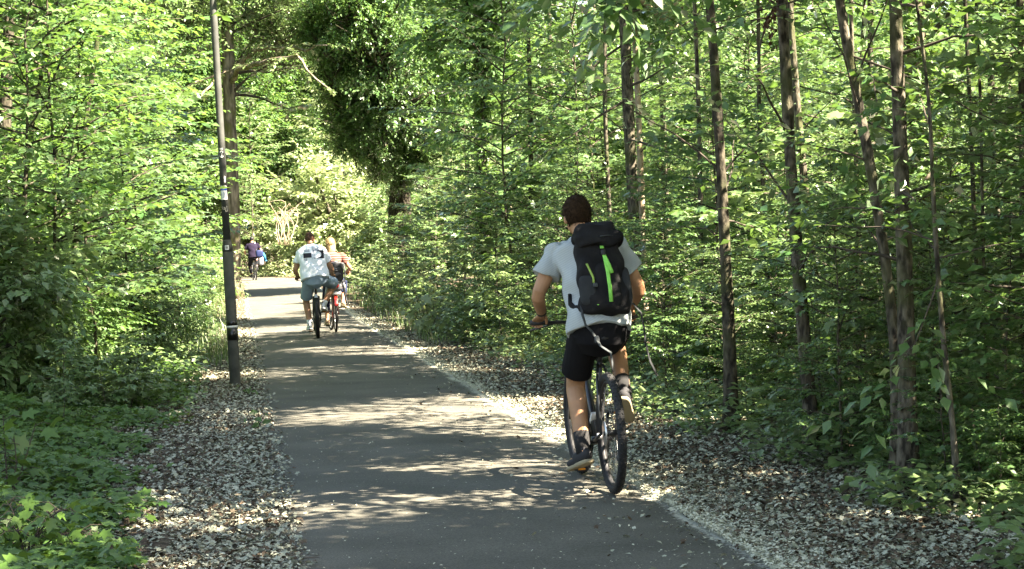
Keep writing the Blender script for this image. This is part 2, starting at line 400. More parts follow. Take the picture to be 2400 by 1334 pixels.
def asphalt_material():
    m = bpy.data.materials.new('asphalt'); m.use_nodes = True; nt = m.node_tree; b = nt.nodes['Principled BSDF']; N = nt.nodes.new; L = nt.links.new
    b.inputs['Roughness'].default_value = 0.85; b.inputs['Specular IOR Level'].default_value = 0.25
    tc = N('ShaderNodeTexCoord'); uv = N('ShaderNodeUVMap'); uv.uv_map = 'UVMap'; sx = N('ShaderNodeSeparateXYZ'); L(uv.outputs[0], sx.inputs[0])
    n = N('ShaderNodeTexNoise'); n.inputs['Scale'].default_value = 95; n.inputs['Detail'].default_value = 5; n.inputs['Roughness'].default_value = .75; L(tc.outputs['Object'], n.inputs['Vector'])
    n2 = N('ShaderNodeTexNoise'); n2.inputs['Scale'].default_value = 1.3; n2.inputs['Detail'].default_value = 9; L(tc.outputs['Object'], n2.inputs['Vector'])
    r = N('ShaderNodeValToRGB'); e = r.color_ramp.elements; e[0].position = .36; e[0].color = (.040, .039, .033, 1); e[1].position = .66; e[1].color = (.120, .116, .099, 1); L(n.outputs['Fac'], r.inputs['Fac'])
    mu = N('ShaderNodeMix'); mu.data_type = 'RGBA'; mu.blend_type = 'MULTIPLY'; mu.inputs[0].default_value = 1
    r2 = N('ShaderNodeValToRGB'); r2.color_ramp.elements[0].position = .3; r2.color_ramp.elements[0].color = (.66, .66, .62, 1); r2.color_ramp.elements[1].position = .7; r2.color_ramp.elements[1].color = (1.15, 1.13, 1.08, 1); L(n2.outputs['Fac'], r2.inputs['Fac'])
    L(r.outputs[0], mu.inputs[6]); L(r2.outputs[0], mu.inputs[7])
    # pale seed fluff blown against both edges of the tarmac (U runs 0..1 across the path)
    n3 = N('ShaderNodeTexNoise'); n3.inputs['Scale'].default_value = 38; n3.inputs['Detail'].default_value = 6; n3.inputs['Roughness'].default_value = .7; L(tc.outputs['Object'], n3.inputs['Vector'])
    a = N('ShaderNodeMath'); a.operation = 'SUBTRACT'; a.inputs[1].default_value = .5; L(sx.outputs[0], a.inputs[0])
    ab = N('ShaderNodeMath'); ab.operation = 'MULTIPLY'; ab.inputs[1].default_value = 1.0; L(a.outputs[0], ab.inputs[0])
    n5 = N('ShaderNodeTexNoise'); n5.inputs['Scale'].default_value = 1.7; n5.inputs['Detail'].default_value = 3; L(tc.outputs['Object'], n5.inputs['Vector'])
    wob = N('ShaderNodeMath'); wob.operation = 'MULTIPLY_ADD'; wob.inputs[1].default_value = .07; L(n5.outputs['Fac'], wob.inputs[0]); L(ab.outputs[0], wob.inputs[2])
    mr = N('ShaderNodeMapRange'); mr.inputs['From Min'].default_value = .455; mr.inputs['From Max'].default_value = .545; mr.inputs['To Min'].default_value = .0; mr.inputs['To Max'].default_value = .55; L(wob.outputs[0], mr.inputs[0])
    th = N('ShaderNodeMath'); th.operation = 'ADD'; L(mr.outputs[0], th.inputs[0]); L(n3.outputs['Fac'], th.inputs[1])
    st = N('ShaderNodeMapRange'); st.inputs['From Min'].default_value = .74; st.inputs['From Max'].default_value = .86; L(th.outputs[0], st.inputs[0])
    mx = N('ShaderNodeMix'); mx.data_type = 'RGBA'; L(st.outputs[0], mx.inputs[0]); L(mu.outputs[2], mx.inputs[6]); mx.inputs[7].default_value = (.36, .36, .29, 1)
    L(mx.outputs[2], b.inputs['Base Color'])
    bp = N('ShaderNodeBump'); bp.inputs['Strength'].default_value = .35; bp.inputs['Distance'].default_value = .006; L(n.outputs['Fac'], bp.inputs['Height']); L(bp.outputs[0], b.inputs['Normal'])
    return m
def litter_mat():
    m = bpy.data.materials.new('litter'); m.use_nodes = True; nt = m.node_tree; b = nt.nodes['Principled BSDF']; N = nt.nodes.new; L = nt.links.new
    b.inputs['Roughness'].default_value = 0.8; b.inputs['Specular IOR Level'].default_value = 0.2
    g = N('ShaderNodeNewGeometry'); r = N('ShaderNodeValToRGB'); e = r.color_ramp.elements
    e[0].position = 0; e[0].color = (.045, .030, .018, 1); e[1].position = 1; e[1].color = (.36, .36, .28, 1)
    for p, c in ((.22, (.075, .052, .034, 1)), (.36, (.115, .09, .06, 1)), (.44, (.19, .20, .145, 1)), (.82, (.29, .30, .225, 1))):
        q = r.color_ramp.elements.new(p); q.color = c
    L(g.outputs['Random Per Island'], r.inputs['Fac']); L(r.outputs[0], b.inputs['Base Color'])
    return m
ys = np.concatenate([np.arange(-14, 50, 0.6), np.arange(50, 100, 1.2), [105, 115, 130, 160, 220, 320]])
ts = np.concatenate([[-220, -120, -60, -40, -28, -20], np.arange(-15, -3, 0.5), np.arange(-3, 3.01, 0.25), np.arange(3.5, 12, 0.5), [14, 18, 24, 34, 50, 90, 200]])
V = []; Fq = []
for y in ys:
    for t in ts:
        x = t + xc(min(max(y, -20), 95)); V.append((x, y, terrain(x, y) + (RNG.normal(0, .012) if abs(t) > 1.5 else -0.012)))
nt_ = len(ts)
for i in range(len(ys) - 1):
    for j in range(nt_ - 1):
        A = i * nt_ + j; Fq += [(A, A + 1, A + nt_ + 1), (A, A + nt_ + 1, A + nt_)]
link('ground', mesh_from('ground', V, Fq), soil_material(), None, 'structure')
V = []; Fq = []; UV = []
yp = np.arange(-12, 92, 0.5); nu = 9
for y in yp:
    w = path_w(y); c = xc(y)
    slope = (xc(y + .1) - xc(y - .1)) / .2
    for k in range(nu):
        u = k / (nu - 1); e = (u - .5) * w
        x = c + e + (0.025 * math.sin(y * 2.1 + (0 if u < .5 else 2)) + .02 * math.sin(y * 5.3) if k in (0, nu - 1) else 0)
        V.append((x, y, terrain(c, y) + 0.018 - (0.006 if k in (0, nu - 1) else 0) - 0.03 * (2 * (u - .5)) ** 2 * .5)); UV.append((u, y))
for i in range(len(yp) - 1):
    for j in range(nu - 1):
        A = i * nu + j; Fq += [(A, A + 1, A + nu + 1), (A, A + nu + 1, A + nu)]
pm = mesh_from('path', V, Fq)
ul = pm.uv_layers.new(name='UVMap'); ul.data.foreach_set('uv', np.array(UV, np.float32)[np.array(Fq).ravel()].ravel())
link('path', pm, asphalt_material(), None, 'structure')

TERR = np.vectorize(terrain)
XC = np.vectorize(lambda y: xc(min(max(y, -20), 95)))
HALF = np.vectorize(lambda y: path_w(y) / 2)
def strip_points(n, y0, y1, e0, e1, side, rng, pw=1.0):
    """points beside the path: e = distance beyond the tarmac edge; more of them near the camera"""
    u = rng.random(n); y = 1 / (1 / y0 + (1 / y1 - 1 / y0) * u)
    y = np.where(rng.random(n) < .45, y0 + (y1 - y0) * rng.random(n), y)
    e = e0 + (e1 - e0) * rng.random(n) ** pw
    x = XC(y) + side * (HALF(y) + e); return x, y, TERR(x, y)
def flat_leaves(x, y, z, size, kind, rng, tilt=.25, lift=.012):
    n = len(x); a = rng.random(n) * 2 * math.pi
    ax = np.stack([np.cos(a), np.sin(a), rng.normal(0, tilt, n)], 1); up = np.stack([rng.normal(0, tilt, n), rng.normal(0, tilt, n), np.ones(n)], 1)
    return leaf_arrays(np.stack([x, y, z + lift + .02 * rng.random(n)], 1), ax, up, size, kind)
rng = np.random.default_rng(5)
parts = []
for side, n, ew in ((-1, 48000, 1.6), (1, 56000, 1.9)):
    parts.append(strip_points(n, 8.2, 45, 0.0, ew, side, rng, 1.25))
parts.append(strip_points(700, 8.2, 40, -1.2, 0.0, 1, rng, .3))     # strays
parts.append(strip_points(3600, 8.2, 45, -.24, 0.0, -1, rng, .4))
x = np.concatenate([p[0] for p in parts]); y = np.concatenate([p[1] for p in parts]); z = np.concatenate([p[2] for p in parts])
big = rng.random(len(x)) < .5
v1, f1 = flat_leaves(x[big], y[big], z[big], .021 + .026 * rng.random(big.sum()), 'maple', rng, .38)
v2, f2 = flat_leaves(x[~big], y[~big], z[~big], .018 + .024 * rng.random((~big).sum()), 'oval', rng, .38)
lit = Geo().add(v1, f1).add(v2, f2).build('leaf_litter', litter_mat(), None, False)
tag(lit, 'pale fallen leaves and seed fluff strewn over the soil beside the tarmac', 'leaf litter', kind='stuff')

fl = [strip_points(n, 8.2, 60, a, b, s, rng, p) for s, n, a, b, p in ((-1, 12000, -.16, .6, .9), (1, 20000, -.05, .4, 1.3), (1, 42000, -.045, .10, 1))]
fx, fy, fz = (np.concatenate([q[i] for q in fl]) for i in range(3))
v, f = flat_leaves(fx, fy, fz, .010 + .016 * rng.random(len(fx)), 'diamond', rng, .4)
o = Geo().add(v, f).build('seed_fluff', mat('seed_fluff', (.42, .42, .32), .9, vary=.15, scale=3), None, False)
tag(o, 'cream seed fluff drifted along both edges of the tarmac', 'seed fluff', kind='stuff')

py_ = 1 / (1 / 8.2 + (1 / 60 - 1 / 8.2) * rng.random(2600)); px_ = XC(py_) + HALF(py_) * (2 * rng.random(2600) - 1) * .97
v, f = flat_leaves(px_, py_, np.array([terrain(xc(b), b) for b in py_]), .006 + .014 * rng.random(2600) ** 2, 'diamond', rng, .3, lift=.008)
o = Geo().add(v, f).build('petal_specks', bpy.data.materials['seed_fluff'], None, False)
tag(o, 'tiny pale petals and crumbs scattered over the tarmac', 'petals', kind='stuff')

# low green cover: ivy on the left bank, herbs on the right edge
def cover(name, label, n, y0, y1, e0, e1, side, size, hmax, m, kind, pw, rng, fade=0.5):
    x, y, z = strip_points(n, y0, y1, e0, e1, side, rng, pw)
    e = np.abs(x - XC(y)) - HALF(y)
    pn = np.sin(1.9 * x + .7 * y) + np.sin(2.7 * y - 1.1 * x + 1) + .8 * np.sin(5.1 * x + 3.3 * y)
    keep = rng.random(n) < np.clip((e - e0) / fade + .35 * pn, 0, 1)
    x, y, z = x[keep], y[keep], z[keep]; k = len(x); a = rng.random(k) * 2 * math.pi
    hh = hmax * rng.random(k) ** 1.2 * np.clip(.5 + .3 * pn[keep], .25, 1.2)
    ax = np.stack([np.cos(a), np.sin(a), rng.normal(-.1, .25, k)], 1); up = np.stack([rng.normal(0, .35, k), rng.normal(0, .35, k) - .15, np.ones(k)], 1)
    v, f = leaf_arrays(np.stack([x, y, z + .02 + hh], 1), ax, up, size * (.6 + .7 * rng.random(k)), kind)
    o = Geo().add(v, f).build(name, m, None); tag(o, label, 'ground cover', kind='stuff'); return o
cover('ground_ivy', 'dark green ivy leaves carpeting the shaded bank left of the path', 90000, 8.2, 34, .62, 5.2, -1, .07, .18, L_IVY, 'maple', .85, rng, .6)
cover('undergrowth', 'low green herbs covering the soil under the saplings right of the litter', 80000, 8.2, 50, .85, 13.0, 1, .085, .34, L_FRESH, 'oval', 1.7, rng, .9)
cover('bank_herbs', 'fresh low herbs growing on the sunny bank behind the pole', 30000, 18, 70, .5, 4.5, -1, .085, .40, L_FRESH, 'oval', .9, rng, .8)
cover('verge_herbs', 'fresh low herbs lining the far right verge of the path', 20000, 24, 75, .6, 3.5, 1, .09, .45, L_FRESH, 'oval', .9, rng, .6)
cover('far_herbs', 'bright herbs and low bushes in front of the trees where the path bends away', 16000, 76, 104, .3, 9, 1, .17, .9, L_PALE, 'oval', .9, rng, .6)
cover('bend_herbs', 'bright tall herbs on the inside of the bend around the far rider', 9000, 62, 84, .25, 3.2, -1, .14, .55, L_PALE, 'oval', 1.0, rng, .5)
def grass(name, label, n, pts, hgt, m, rng):
    x, y, z = pts; n = len(x); a = rng.random(n) * 6.28; w = .004 + .004 * rng.random(n); h = hgt * (.5 + .8 * rng.random(n)); bd = .35 * h
    s = np.stack([np.cos(a) * w, np.sin(a) * w, 0 * a], 1); b = np.stack([-np.sin(a), np.cos(a), 0 * a], 1)
    p0 = np.stack([x, y, z], 1); p1 = p0 + b * (bd * .3)[:, None] + np.stack([0 * h, 0 * h, h * .6], 1); p2 = p0 + b * bd[:, None] + np.stack([0 * h, 0 * h, h], 1)
    v = np.stack([p0 - s, p0 + s, p1 + s * .8, p1 - s * .8, p2], 1).reshape(-1, 3)
    f = (np.array([(0, 1, 2), (0, 2, 3), (3, 2, 4)])[None] + (np.arange(n) * 5)[:, None, None]).reshape(-1, 3)
    o = Geo().add(v, f).build(name, m, None); tag(o, label, 'grass', kind='stuff')
gl = strip_points(3000, 26, 82, .25, 1.6, -1, rng, 1); gr_ = strip_points(1800, 30, 80, .4, 1.5, 1, rng, 1)
grass('grass', 'thin green grass along both verges of the far path', 0, tuple(np.concatenate([gl[i], gr_[i]]) for i in range(3)), .24, L_FRESH, rng)
# ------------------------------------------------------------------ trees that can be told apart
def smooth_poly(pts, n):
    pts = np.asarray(pts, float); d = np.concatenate([[0], np.cumsum(np.linalg.norm(np.diff(pts, axis=0), axis=1))]); u = np.linspace(0, d[-1], n)
    q = np.stack([np.interp(u, d, pts[:, c]) for c in range(3)], 1)
    for _ in range(2): q[1:-1] = .25 * q[:-2] + .5 * q[1:-1] + .25 * q[2:]
    return q
def dead_branches(par, tp, rng, n, L, r0, z0, z1, leafy=None):
    """thin side branches that leave the stem between the heights z0 and z1"""
    for k in range(n):
        z = z0 + (z1 - z0) * rng.random(); p = np.array([np.interp(z, tp[:, 2], tp[:, c]) for c in range(3)])
        az = rng.random() * 6.28; el = rng.normal(.35, .35); d = np.array([math.cos(az) * math.cos(el), math.sin(az) * math.cos(el), math.sin(el)]); l = L * (.4 + .8 * rng.random())
        u = np.linspace(0, 1, 6); q = p + np.outer(u * l, d) + np.cumsum(rng.normal(0, .035 * l, (6, 3)), 0) * u[:, None]; q[:, 2] -= .15 * l * u ** 2
        Geo().tube(q, r0 * (1.05 - .85 * u), 5, cap=False).build('branch', TWIG, par)
        if leafy is not None:
            for j in range(2, 6):
                for _ in range(2):
                    leafy.append((q[j], d + rng.normal(0, .55, 3) * [1, 1, .3]))
def trunk_tree(name, label, cat, px, Y, w, H, wmat, lmat, seed, crown=None, cz=(.55, .95), ncrown=3, cs=1.0, limbs=None, nbr=10, brl=1.2, brz=(1.5, 5), leafkind='oval', leafsz=.09, ivy=None, cspread=.9, group=None, lob=7, base_flare=1.6):
    rng = np.random.default_rng(seed); S = Y / F_PX
    pts = [P(a, b, Y) for a, b in px]; base = gnd_at(pts[0], Y)
    if pts[0][2] < base: pts[0][2] = base - .05
    else: pts.insert(0, np.array([pts[0][0] + (pts[0][2] - base) * .02, Y, base - .05]))
    d = nrm(pts[-1] - pts[-2]); top = pts[-1]
    if top[2] < H:
        k = (H - top[2]) / max(d[2], .5); d = nrm(d + np.array([-.3 * d[0], 0, 0]))
        pts += [top + d * k * .5 + rng.normal(0, .12, 3) * [1, 1, 0], top + d * k + rng.normal(0, .25, 3) * [1, 1, 0]]
    tp = smooth_poly(pts, 34); zf = (tp[:, 2] - tp[0, 2]) / (tp[-1, 2] - tp[0, 2])
    # widths are measured at the base and at the top of the picture
    zt = (P(*px[-1], Y)[2] - tp[0, 2]) / (tp[-1, 2] - tp[0, 2]); zt = min(max(zt, .05), .98)
    ra, rb = w[0] * S / 2, w[1] * S / 2
    rr = np.where(zf < zt, ra + (rb - ra) * zf / zt, rb * np.maximum(.12, 1 - .88 * (zf - zt) / max(1 - zt, .05)))
    rr = rr * (1 + (base_flare - 1) * np.exp(-zf * (tp[-1, 2] - tp[0, 2]) / .25)) * (1 + rng.normal(0, .035, 34))
    e = thing(name, label, cat, (tp[0][0], tp[0][1], base), 0, group); O = np.array([tp[0][0], tp[0][1], base])
    G = Geo().tube(tp - O, rr, 14, jit=.10, rng=rng)
    lf = []
    for lp, lw in (limbs or []):
        q = smooth_poly([P(a, b, Y + c) for a, b, c in lp], 14); u = np.linspace(0, 1, 14); q[1:] += rng.normal(0, .045, (13, 3))
        if lob > 8:
            for j in range(3, 14):
                for _ in range(1): lf.append((q[j] - O, rng.normal(0, 1, 3) * [1, 1, .5]))
        G.tube(q - O, (lw[0] + (lw[1] - lw[0]) * u) * S / 2 * (1 + rng.normal(0, .05, 14)), 10, jit=.12, rng=rng)
    G.build('trunk', wmat, e)
    if nbr:
        dead_branches(e, tp - O, rng, nbr, brl, max(.006, rb * .28), brz[0], brz[1], lf)
        if lf and lob:
            st = np.array([a for a, b in lf]); di = np.array([b for a, b in lf])
            v, f = sprays(st, di, .35 + .3 * rng.random(len(st)), lob, leafsz, leafkind, rng)
            link('leaves', mesh_from('leafage', v, f), lmat, e, 'stuff')
    if ivy:
        n = int(ivy[0]); zz = rng.random(n) * (ivy[2] - ivy[1]) + ivy[1]; a = rng.random(n) * 6.28
        c = np.stack([np.interp(zz, tp[:, 2] - base, (tp - O)[:, k]) for k in range(3)], 1); r = np.interp(zz, tp[:, 2] - base, rr) * (1 + .9 * rng.random(n))
        o = np.stack([np.cos(a), np.sin(a), 0 * a], 1); v, f = leaf_arrays(c + o * r[:, None], o * .3 + rng.normal(0, .4, (n, 3)) - [0, 0, .6], o + rng.normal(0, .3, (n, 3)), .05 + .06 * rng.random(n), 'maple')
        link('ivy', mesh_from('ivy', v, f), L_IVY, e, 'stuff')
    if crown:
        Ht = tp[-1, 2] - base
        for k in range(ncrown):
            f = cz[0] + (cz[1] - cz[0]) * (k + .5) / ncrown; p = np.array([np.interp(f * Ht, tp[:, 2] - base, (tp - O)[:, c]) for c in range(3)])
            cw, cl = crown[k % len(crown)]
            o = link('crown', MESHV(cl, lmat), None, e, 'stuff'); o.location = p + rng.normal(0, .35, 3) * [cspread, cspread, .4]
            o.rotation_euler = (0, 0, rng.random() * 6.28); s = cs * (.85 + .35 * rng.random()); o.scale = (s, s, s)
            o2 = link('limbs', MESHV(cw, wmat), None, e); o2.location = o.location; o2.rotation_euler = o.rotation_euler; o2.scale = o.scale
    return e
def gnd_at(p, Y): return terrain(p[0], Y)

trunk_tree('slender_tree', 'slender grey trunk rising from the litter, stoutest of the stems nearest on the right', 'tree', [(2128, 1150), (2128, 900), (2122, 700), (2115, 450), (2105, 200), (2095, 0)], 11.2, (44, 31), 11, BARK, L_MID, 201, AIRY, ncrown=4, nbr=9, brl=1.1, brz=(1.2, 4))
trunk_tree('slender_tree', 'thin leaning trunk that meets the foot of the stoutest grey trunk', 'tree', [(2098, 1120), (2104, 960), (2098, 800), (2078, 620), (2042, 400), (2005, 200), (1962, 0)], 11.5, (27, 22), 7.6, BARK, L_MID, 202, AIRY, ncrown=2, nbr=8, brz=(1.4, 4))
trunk_tree('slender_tree', 'straight mossy brown trunk between the dark dappled trunk and the leaning pair', 'tree', [(1908, 1060), (1885, 800), (1865, 560), (1853, 400), (1843, 200), (1833, 0)], 13.4, (34, 26), 12, BARK, L_MID, 203, AIRY, ncrown=4, nbr=10, brz=(1.2, 4.5))
trunk_tree('slender_tree', 'thin shaded trunk just behind the straight mossy brown trunk', 'tree', [(1948, 1000), (1925, 760), (1895, 520), (1872, 300), (1857, 100), (1850, 0)], 17, (21, 15), 11, BARK, L_MID, 204, AIRY, ncrown=2, nbr=8, brz=(1.5, 5))
trunk_tree('slender_tree', 'dark dappled trunk standing right of the cyclist with the backpack', 'tree', [(1714, 1010), (1712, 830), (1700, 600), (1690, 400), (1677, 180), (1663, 0)], 15, (30, 21), 12, BARK_DARK, L_MID, 205, AIRY, ncrown=4, nbr=12, brl=1.5, brz=(1.4, 5))
trunk_tree('slender_tree', 'mottled trunk directly behind the right shoulder of the backpack cyclist', 'tree', [(1500, 860), (1490, 600), (1480, 400), (1470, 200), (1462, 0)], 24, (30, 24), 13, BARK, L_MID, 206, AIRY, nbr=12, brl=1.8, brz=(2, 7))
trunk_tree('slender_tree', 'thin pale lit trunk hugging the mottled trunk behind the cyclist', 'tree', [(1515, 850), (1506, 560), (1498, 300), (1487, 60), (1484, 0)], 24.8, (18, 13), 9, BARK_PALE, L_MID, 207, AIRY, ncrown=2, nbr=9, brl=1.6, brz=(2, 7))
trunk_tree('slender_tree', 'thin brown trunk midway between the mottled trunk and the dark dappled trunk', 'tree', [(1568, 860), (1560, 500), (1555, 300), (1550, 130), (1546, 0)], 29, (18, 13), 10, BARK, L_MID, 208, AIRY, ncrown=2, nbr=10, brl=1.8, brz=(2, 8))
trunk_tree('ivy_tree', 'thick rough trunk half hidden by ivy behind the stoutest grey trunk', 'tree', [(2195, 1000), (2178, 750), (2168, 500), (2160, 300)], 18.5, (84, 62), 10, BARK_OAK, L_DARK, 209, AIRY, nbr=6, brz=(3, 7), ivy=(1500, .2, 5))
trunk_tree('sapling', 'thin bare sapling stem standing in the undergrowth right of the stoutest trunk', 'sapling', [(2245, 1190), (2235, 1000), (2215, 850), (2195, 600), (2185, 420), (2180, 250)], 10.5, (15, 9), 4.4, BARK, L_MID, 210, None, nbr=10, brl=.8, brz=(.8, 3.4))
trunk_tree('slender_tree', 'thin trunk cut by the right edge of the picture', 'tree', [(2402, 900), (2399, 560), (2397, 230), (2392, 0)], 13, (21, 17), 10, BARK, L_MID, 211, AIRY, ncrown=2, nbr=8, brz=(1.5, 4))
trunk_tree('slender_tree', 'thin deep stem standing far in the wood above the backpack cyclist', 'tree', [(1296, 640), (1292, 400), (1290, 150), (1286, 0)], 38, (13, 9), 13, BARK, L_MID, 212, AIRY, nbr=10, brl=1.8, brz=(3, 9))
trunk_tree('ivy_tree', 'dark ivy wrapped stem with bleached dead twigs left of the thin stem above the cyclist', 'tree', [(1140, 660), (1132, 420), (1126, 200), (1120, 100)], 40, (26, 16), 10, BARK_DARK, L_DARK, 213, AIRY, nbr=8, brl=1.5, brz=(2, 8), ivy=(2200, .3, 7))
linden = trunk_tree('linden_tree', 'big dark lime tree whose crown hangs over the path beyond the couple', 'tree', [(940, 700), (934, 600), (938, 450), (946, 350), (955, 200)], 62, (56, 46), 13, BARK_DARK, L_DARK, 214, None, nbr=0,
    limbs=[([(945, 380, 0), (900, 260, -2), (830, 170, -4), (760, 120, -6)], (26, 8)), ([(948, 330, 0), (1010, 220, -1), (1060, 120, -2)], (24, 8))])
trunk_tree('oak_tree', 'old oak with sunlit trunk and crooked limbs behind the grey pole', 'tree', [(550, 700), (546, 500), (539, 300), (536, 170), (531, 0)], 58, (34, 29), 15, BARK_OAK, L_FRESH, 215, CROWN[:2], cz=(.55, 1.0), ncrown=6, cs=1.0, nbr=16, brl=3.0, brz=(4, 9), lob=12, leafsz=.16, cspread=2.6,
    limbs=[([(541, 190, 0), (556, 165, -1), (600, 148, -2), (650, 138, -3), (690, 132, -4), (700, 142, -4.4), (725, 155, -5), (738, 172, -5), (765, 205, -5.5)], (14, 3.5)),
           ([(543, 175, 0), (575, 135, 0), (610, 108, -1), (665, 104, -1), (720, 118, -2), (760, 108, -3)], (15, 3)),
           ([(590, 115, 0), (596, 80, 0), (600, 40, 0)], (12, 6)), ([(536, 160, 0), (500, 190, -1), (462, 240, -2)], (7, 4))])
trunk_tree('young_tree', 'wavy thin stem among bright leaves midway between pole and left picture edge', 'tree', [(170, 800), (178, 500), (200, 300), (215, 180), (232, 80), (236, 0)], 24, (16, 11), 8, BARK_DARK, L_FRESH, 216, None, nbr=12, brl=1.4, brz=(1.5, 6))
trunk_tree('young_tree', 'thin leaning stem left of the wavy stem in the left thicket', 'tree', [(45, 760), (60, 400), (85, 230), (130, 30), (136, 0)], 23, (13, 10), 8, BARK_DARK, L_MID, 217, None, nbr=12, brl=1.4, brz=(1.5, 6))
trunk_tree('young_tree', 'thicker dark trunk at the upper left corner', 'tree', [(0, 800), (10, 300), (24, 0)], 27, (34, 28), 11, BARK_DARK, L_MID, 218, AIRY, nbr=10, brl=1.5, brz=(2, 7))

# crown of the lime: dark hanging masses, real size, built round its own limbs
O = np.array(linden.location)
for i, (a, b, yy, s) in enumerate([(745, 50, 57, .5), (775, 150, 57, .45), (805, 230, 58, .45), (830, 310, 58, .45), (880, 360, 59, .42), (930, 395, 60, .36), (985, 370, 60, .42), (1010, 120, 60, 1.0), (900, 190, 58, .95), (890, 60, 57, .95), (960, -60, 60, 1.1), (1080, 10, 61, 1.0), (830, -20, 56, .75), (860, 280, 58, .52), (1040, 260, 60, .72), (930, 330, 60, .5)]):
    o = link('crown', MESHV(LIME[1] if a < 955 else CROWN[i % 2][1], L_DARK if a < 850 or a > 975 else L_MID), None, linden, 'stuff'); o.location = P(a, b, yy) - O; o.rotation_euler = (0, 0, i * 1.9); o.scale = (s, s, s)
    o = link('limbs', MESHV(CROWN[2][0], BARK_DARK), None, linden); o.location = P(a, b, yy) - O; o.rotation_euler = (0, 0, i * 1.9); o.scale = (s, s, s)

# dead wood
def branch_thing(name, label, paths, Y, m, cat='dead branch', loc_px=None):
    A = P(*paths[0][0][0], Y); e = thing(name, label, cat, A); g = Geo(); r = np.random.default_rng(3)
    for pp, w in paths:
        q = smooth_poly([P(a, b, Y) for a, b in pp], 10); u = np.linspace(0, 1, 10); g.tube(q - A, (w[0] + (w[1] - w[0]) * u) * Y / F_PX / 2, 7, jit=.15, rng=r)
    g.build('wood', m, e); return e
branch_thing('dead_branch', 'forked bleached dead branch in front of the dark ivy wrapped stem', [([(1012, 214), (1040, 216), (1075, 212), (1110, 216), (1140, 200)], (2.5, 5)), ([(1095, 186), (1120, 178), (1150, 188), (1165, 182)], (3, 4)), ([(1110, 216), (1098, 228)], (4, 3)), ([(1060, 214), (1030, 226)], (4, 2)), ([(1140, 200), (1128, 230)], (5, 5)), ([(1165, 182), (1140, 205)], (4, 4)), ([(1165, 182), (1190, 170)], (4, 2)), ([(1120, 178), (1135, 165)], (4, 2))], 39.8, DEADWOOD)
branch_thing('broken_branch', 'broken peeling branch stub hanging left of the grey pole', [([(374, 250), (388, 235), (397, 234), (430, 210), (445, 198), (466, 190), (520, 172), (537, 165)], (11, 4)), ([(393, 193), (410, 188), (425, 205), (430, 212)], (2, 3))], 57.6, BARK_PALE)
branch_thing('dead_brush', 'pale dry brushwood among bright bushes beyond the couple', [([(665 + random.uniform(-16, 16), 575), (668 + random.uniform(-30, 30), 530), (672 + random.uniform(-42, 42), 480 + random.uniform(-20, 30)), (675 + random.uniform(-55, 55), 470 + random.uniform(-10, 60))], (2.0, 1.0)) for i in range(13)], 83, BARK_PALE, 'brushwood')
branch_thing('fallen_stick', 'small dark stick lying on the tarmac at the lower left', [([(700, 1309), (725, 1308), (750, 1307)], (4, 3))], gnd(725, 1309)[1] - .02, TWIG, 'stick')

branch_thing('dead_twig', 'thin dark dead twig hanging straight down between dark dappled trunk and mossy brown trunk', [([(1812, 20), (1790, 70), (1778, 115), (1777, 180), (1776, 250)], (5, 3.5)), ([(1778, 110), (1762, 60), (1745, 10)], (3, 2)), ([(1860, -10), (1812, 20)], (5, 5))], 13.6, TWIG, 'dead twig')
_r = np.random.default_rng(6); _c = P(1808, 42, 13.3); _n = 90
_v, _f = leaf_arrays(_r.normal(0, 1, (_n, 3)) * [.026, .026, .07], _r.normal(0, .5, (_n, 3)) - [0, 0, .8], _r.normal(0, 1, (_n, 3)), .03 + .03 * _r.random(_n), 'oval')
_o = link('dead_leaf_clump', mesh_from('dead_leaf_clump', _v, _f), mat('dead_leaf', (.07, .035, .02), .8, vary=.4, scale=20)); _o.location = _c
tag(_o, 'clump of dry brown leaves hanging beside the mossy brown trunk at the top', 'leaf clump', kind='stuff')
# ------------------------------------------------------------------ repeated understory
def scatter(fn, n, y0, y1, spacing, rng, tries=40):
    """dart throwing with a minimum distance; fn(y) gives the x range"""
    pts = []
    for _ in range(n * tries):
        if len(pts) >= n: break
        y = y0 + (y1 - y0) * rng.random(); a, b = fn(y)
        if b <= a: continue
        x = a + (b - a) * rng.random(); s = spacing * (1 + .008 * y)
        if all((x - p[0]) ** 2 + (y - p[1]) ** 2 > s * s for p in pts): pts.append((x, y))
    return pts
MARKS = [(1296, 'the thin deep stem'), (1490, 'the mottled trunk'), (1700, 'the dark dappled trunk'), (1880, 'the mossy brown trunk'), (2115, 'the stoutest grey trunk'), (2390, 'the rightmost trunk')]
def scr(x, y, z):
    p = np.array([x, y, z - EYE]); d = p @ FW; return CX + F_PX * (p @ CR) / d
def where(px):
    if px < MARKS[0][0]: return 'left of ' + MARKS[0][1]
    for (a, n), (b, m) in zip(MARKS, MARKS[1:]):
        if px < b: return 'between %s and %s' % (n.replace('the ', ''), m.replace('the ', ''))
    return 'beyond ' + MARKS[-1][1]
def row(y): return 'front row' if y < 14 else 'second row' if y < 19 else 'middle row' if y < 28 else 'far row' if y < 42 else 'deepest row'
def put_sapling(x, y, pr, s, rng):
    hgt = 'tiny' if s < .36 else 'low' if s < .55 else 'young' if s < .95 else 'tall'; lf = 'lobed-leaved' if any(pr is q for q in SAPM) else 'oval-leaved'
    lm = [L_MID, L_MID, L_FRESH][int(rng.integers(3))]
    lab = '%s %s sapling, %s, %s' % (hgt, lf, row(y), where(scr(x, y, 1.5)))
    place(pr, 'understory_sapling', lab, 'sapling', (x, y, terrain(x, y) - .03), rng.random() * 6.28, s, 'saplings in the wood right of the path', BARK, lm)
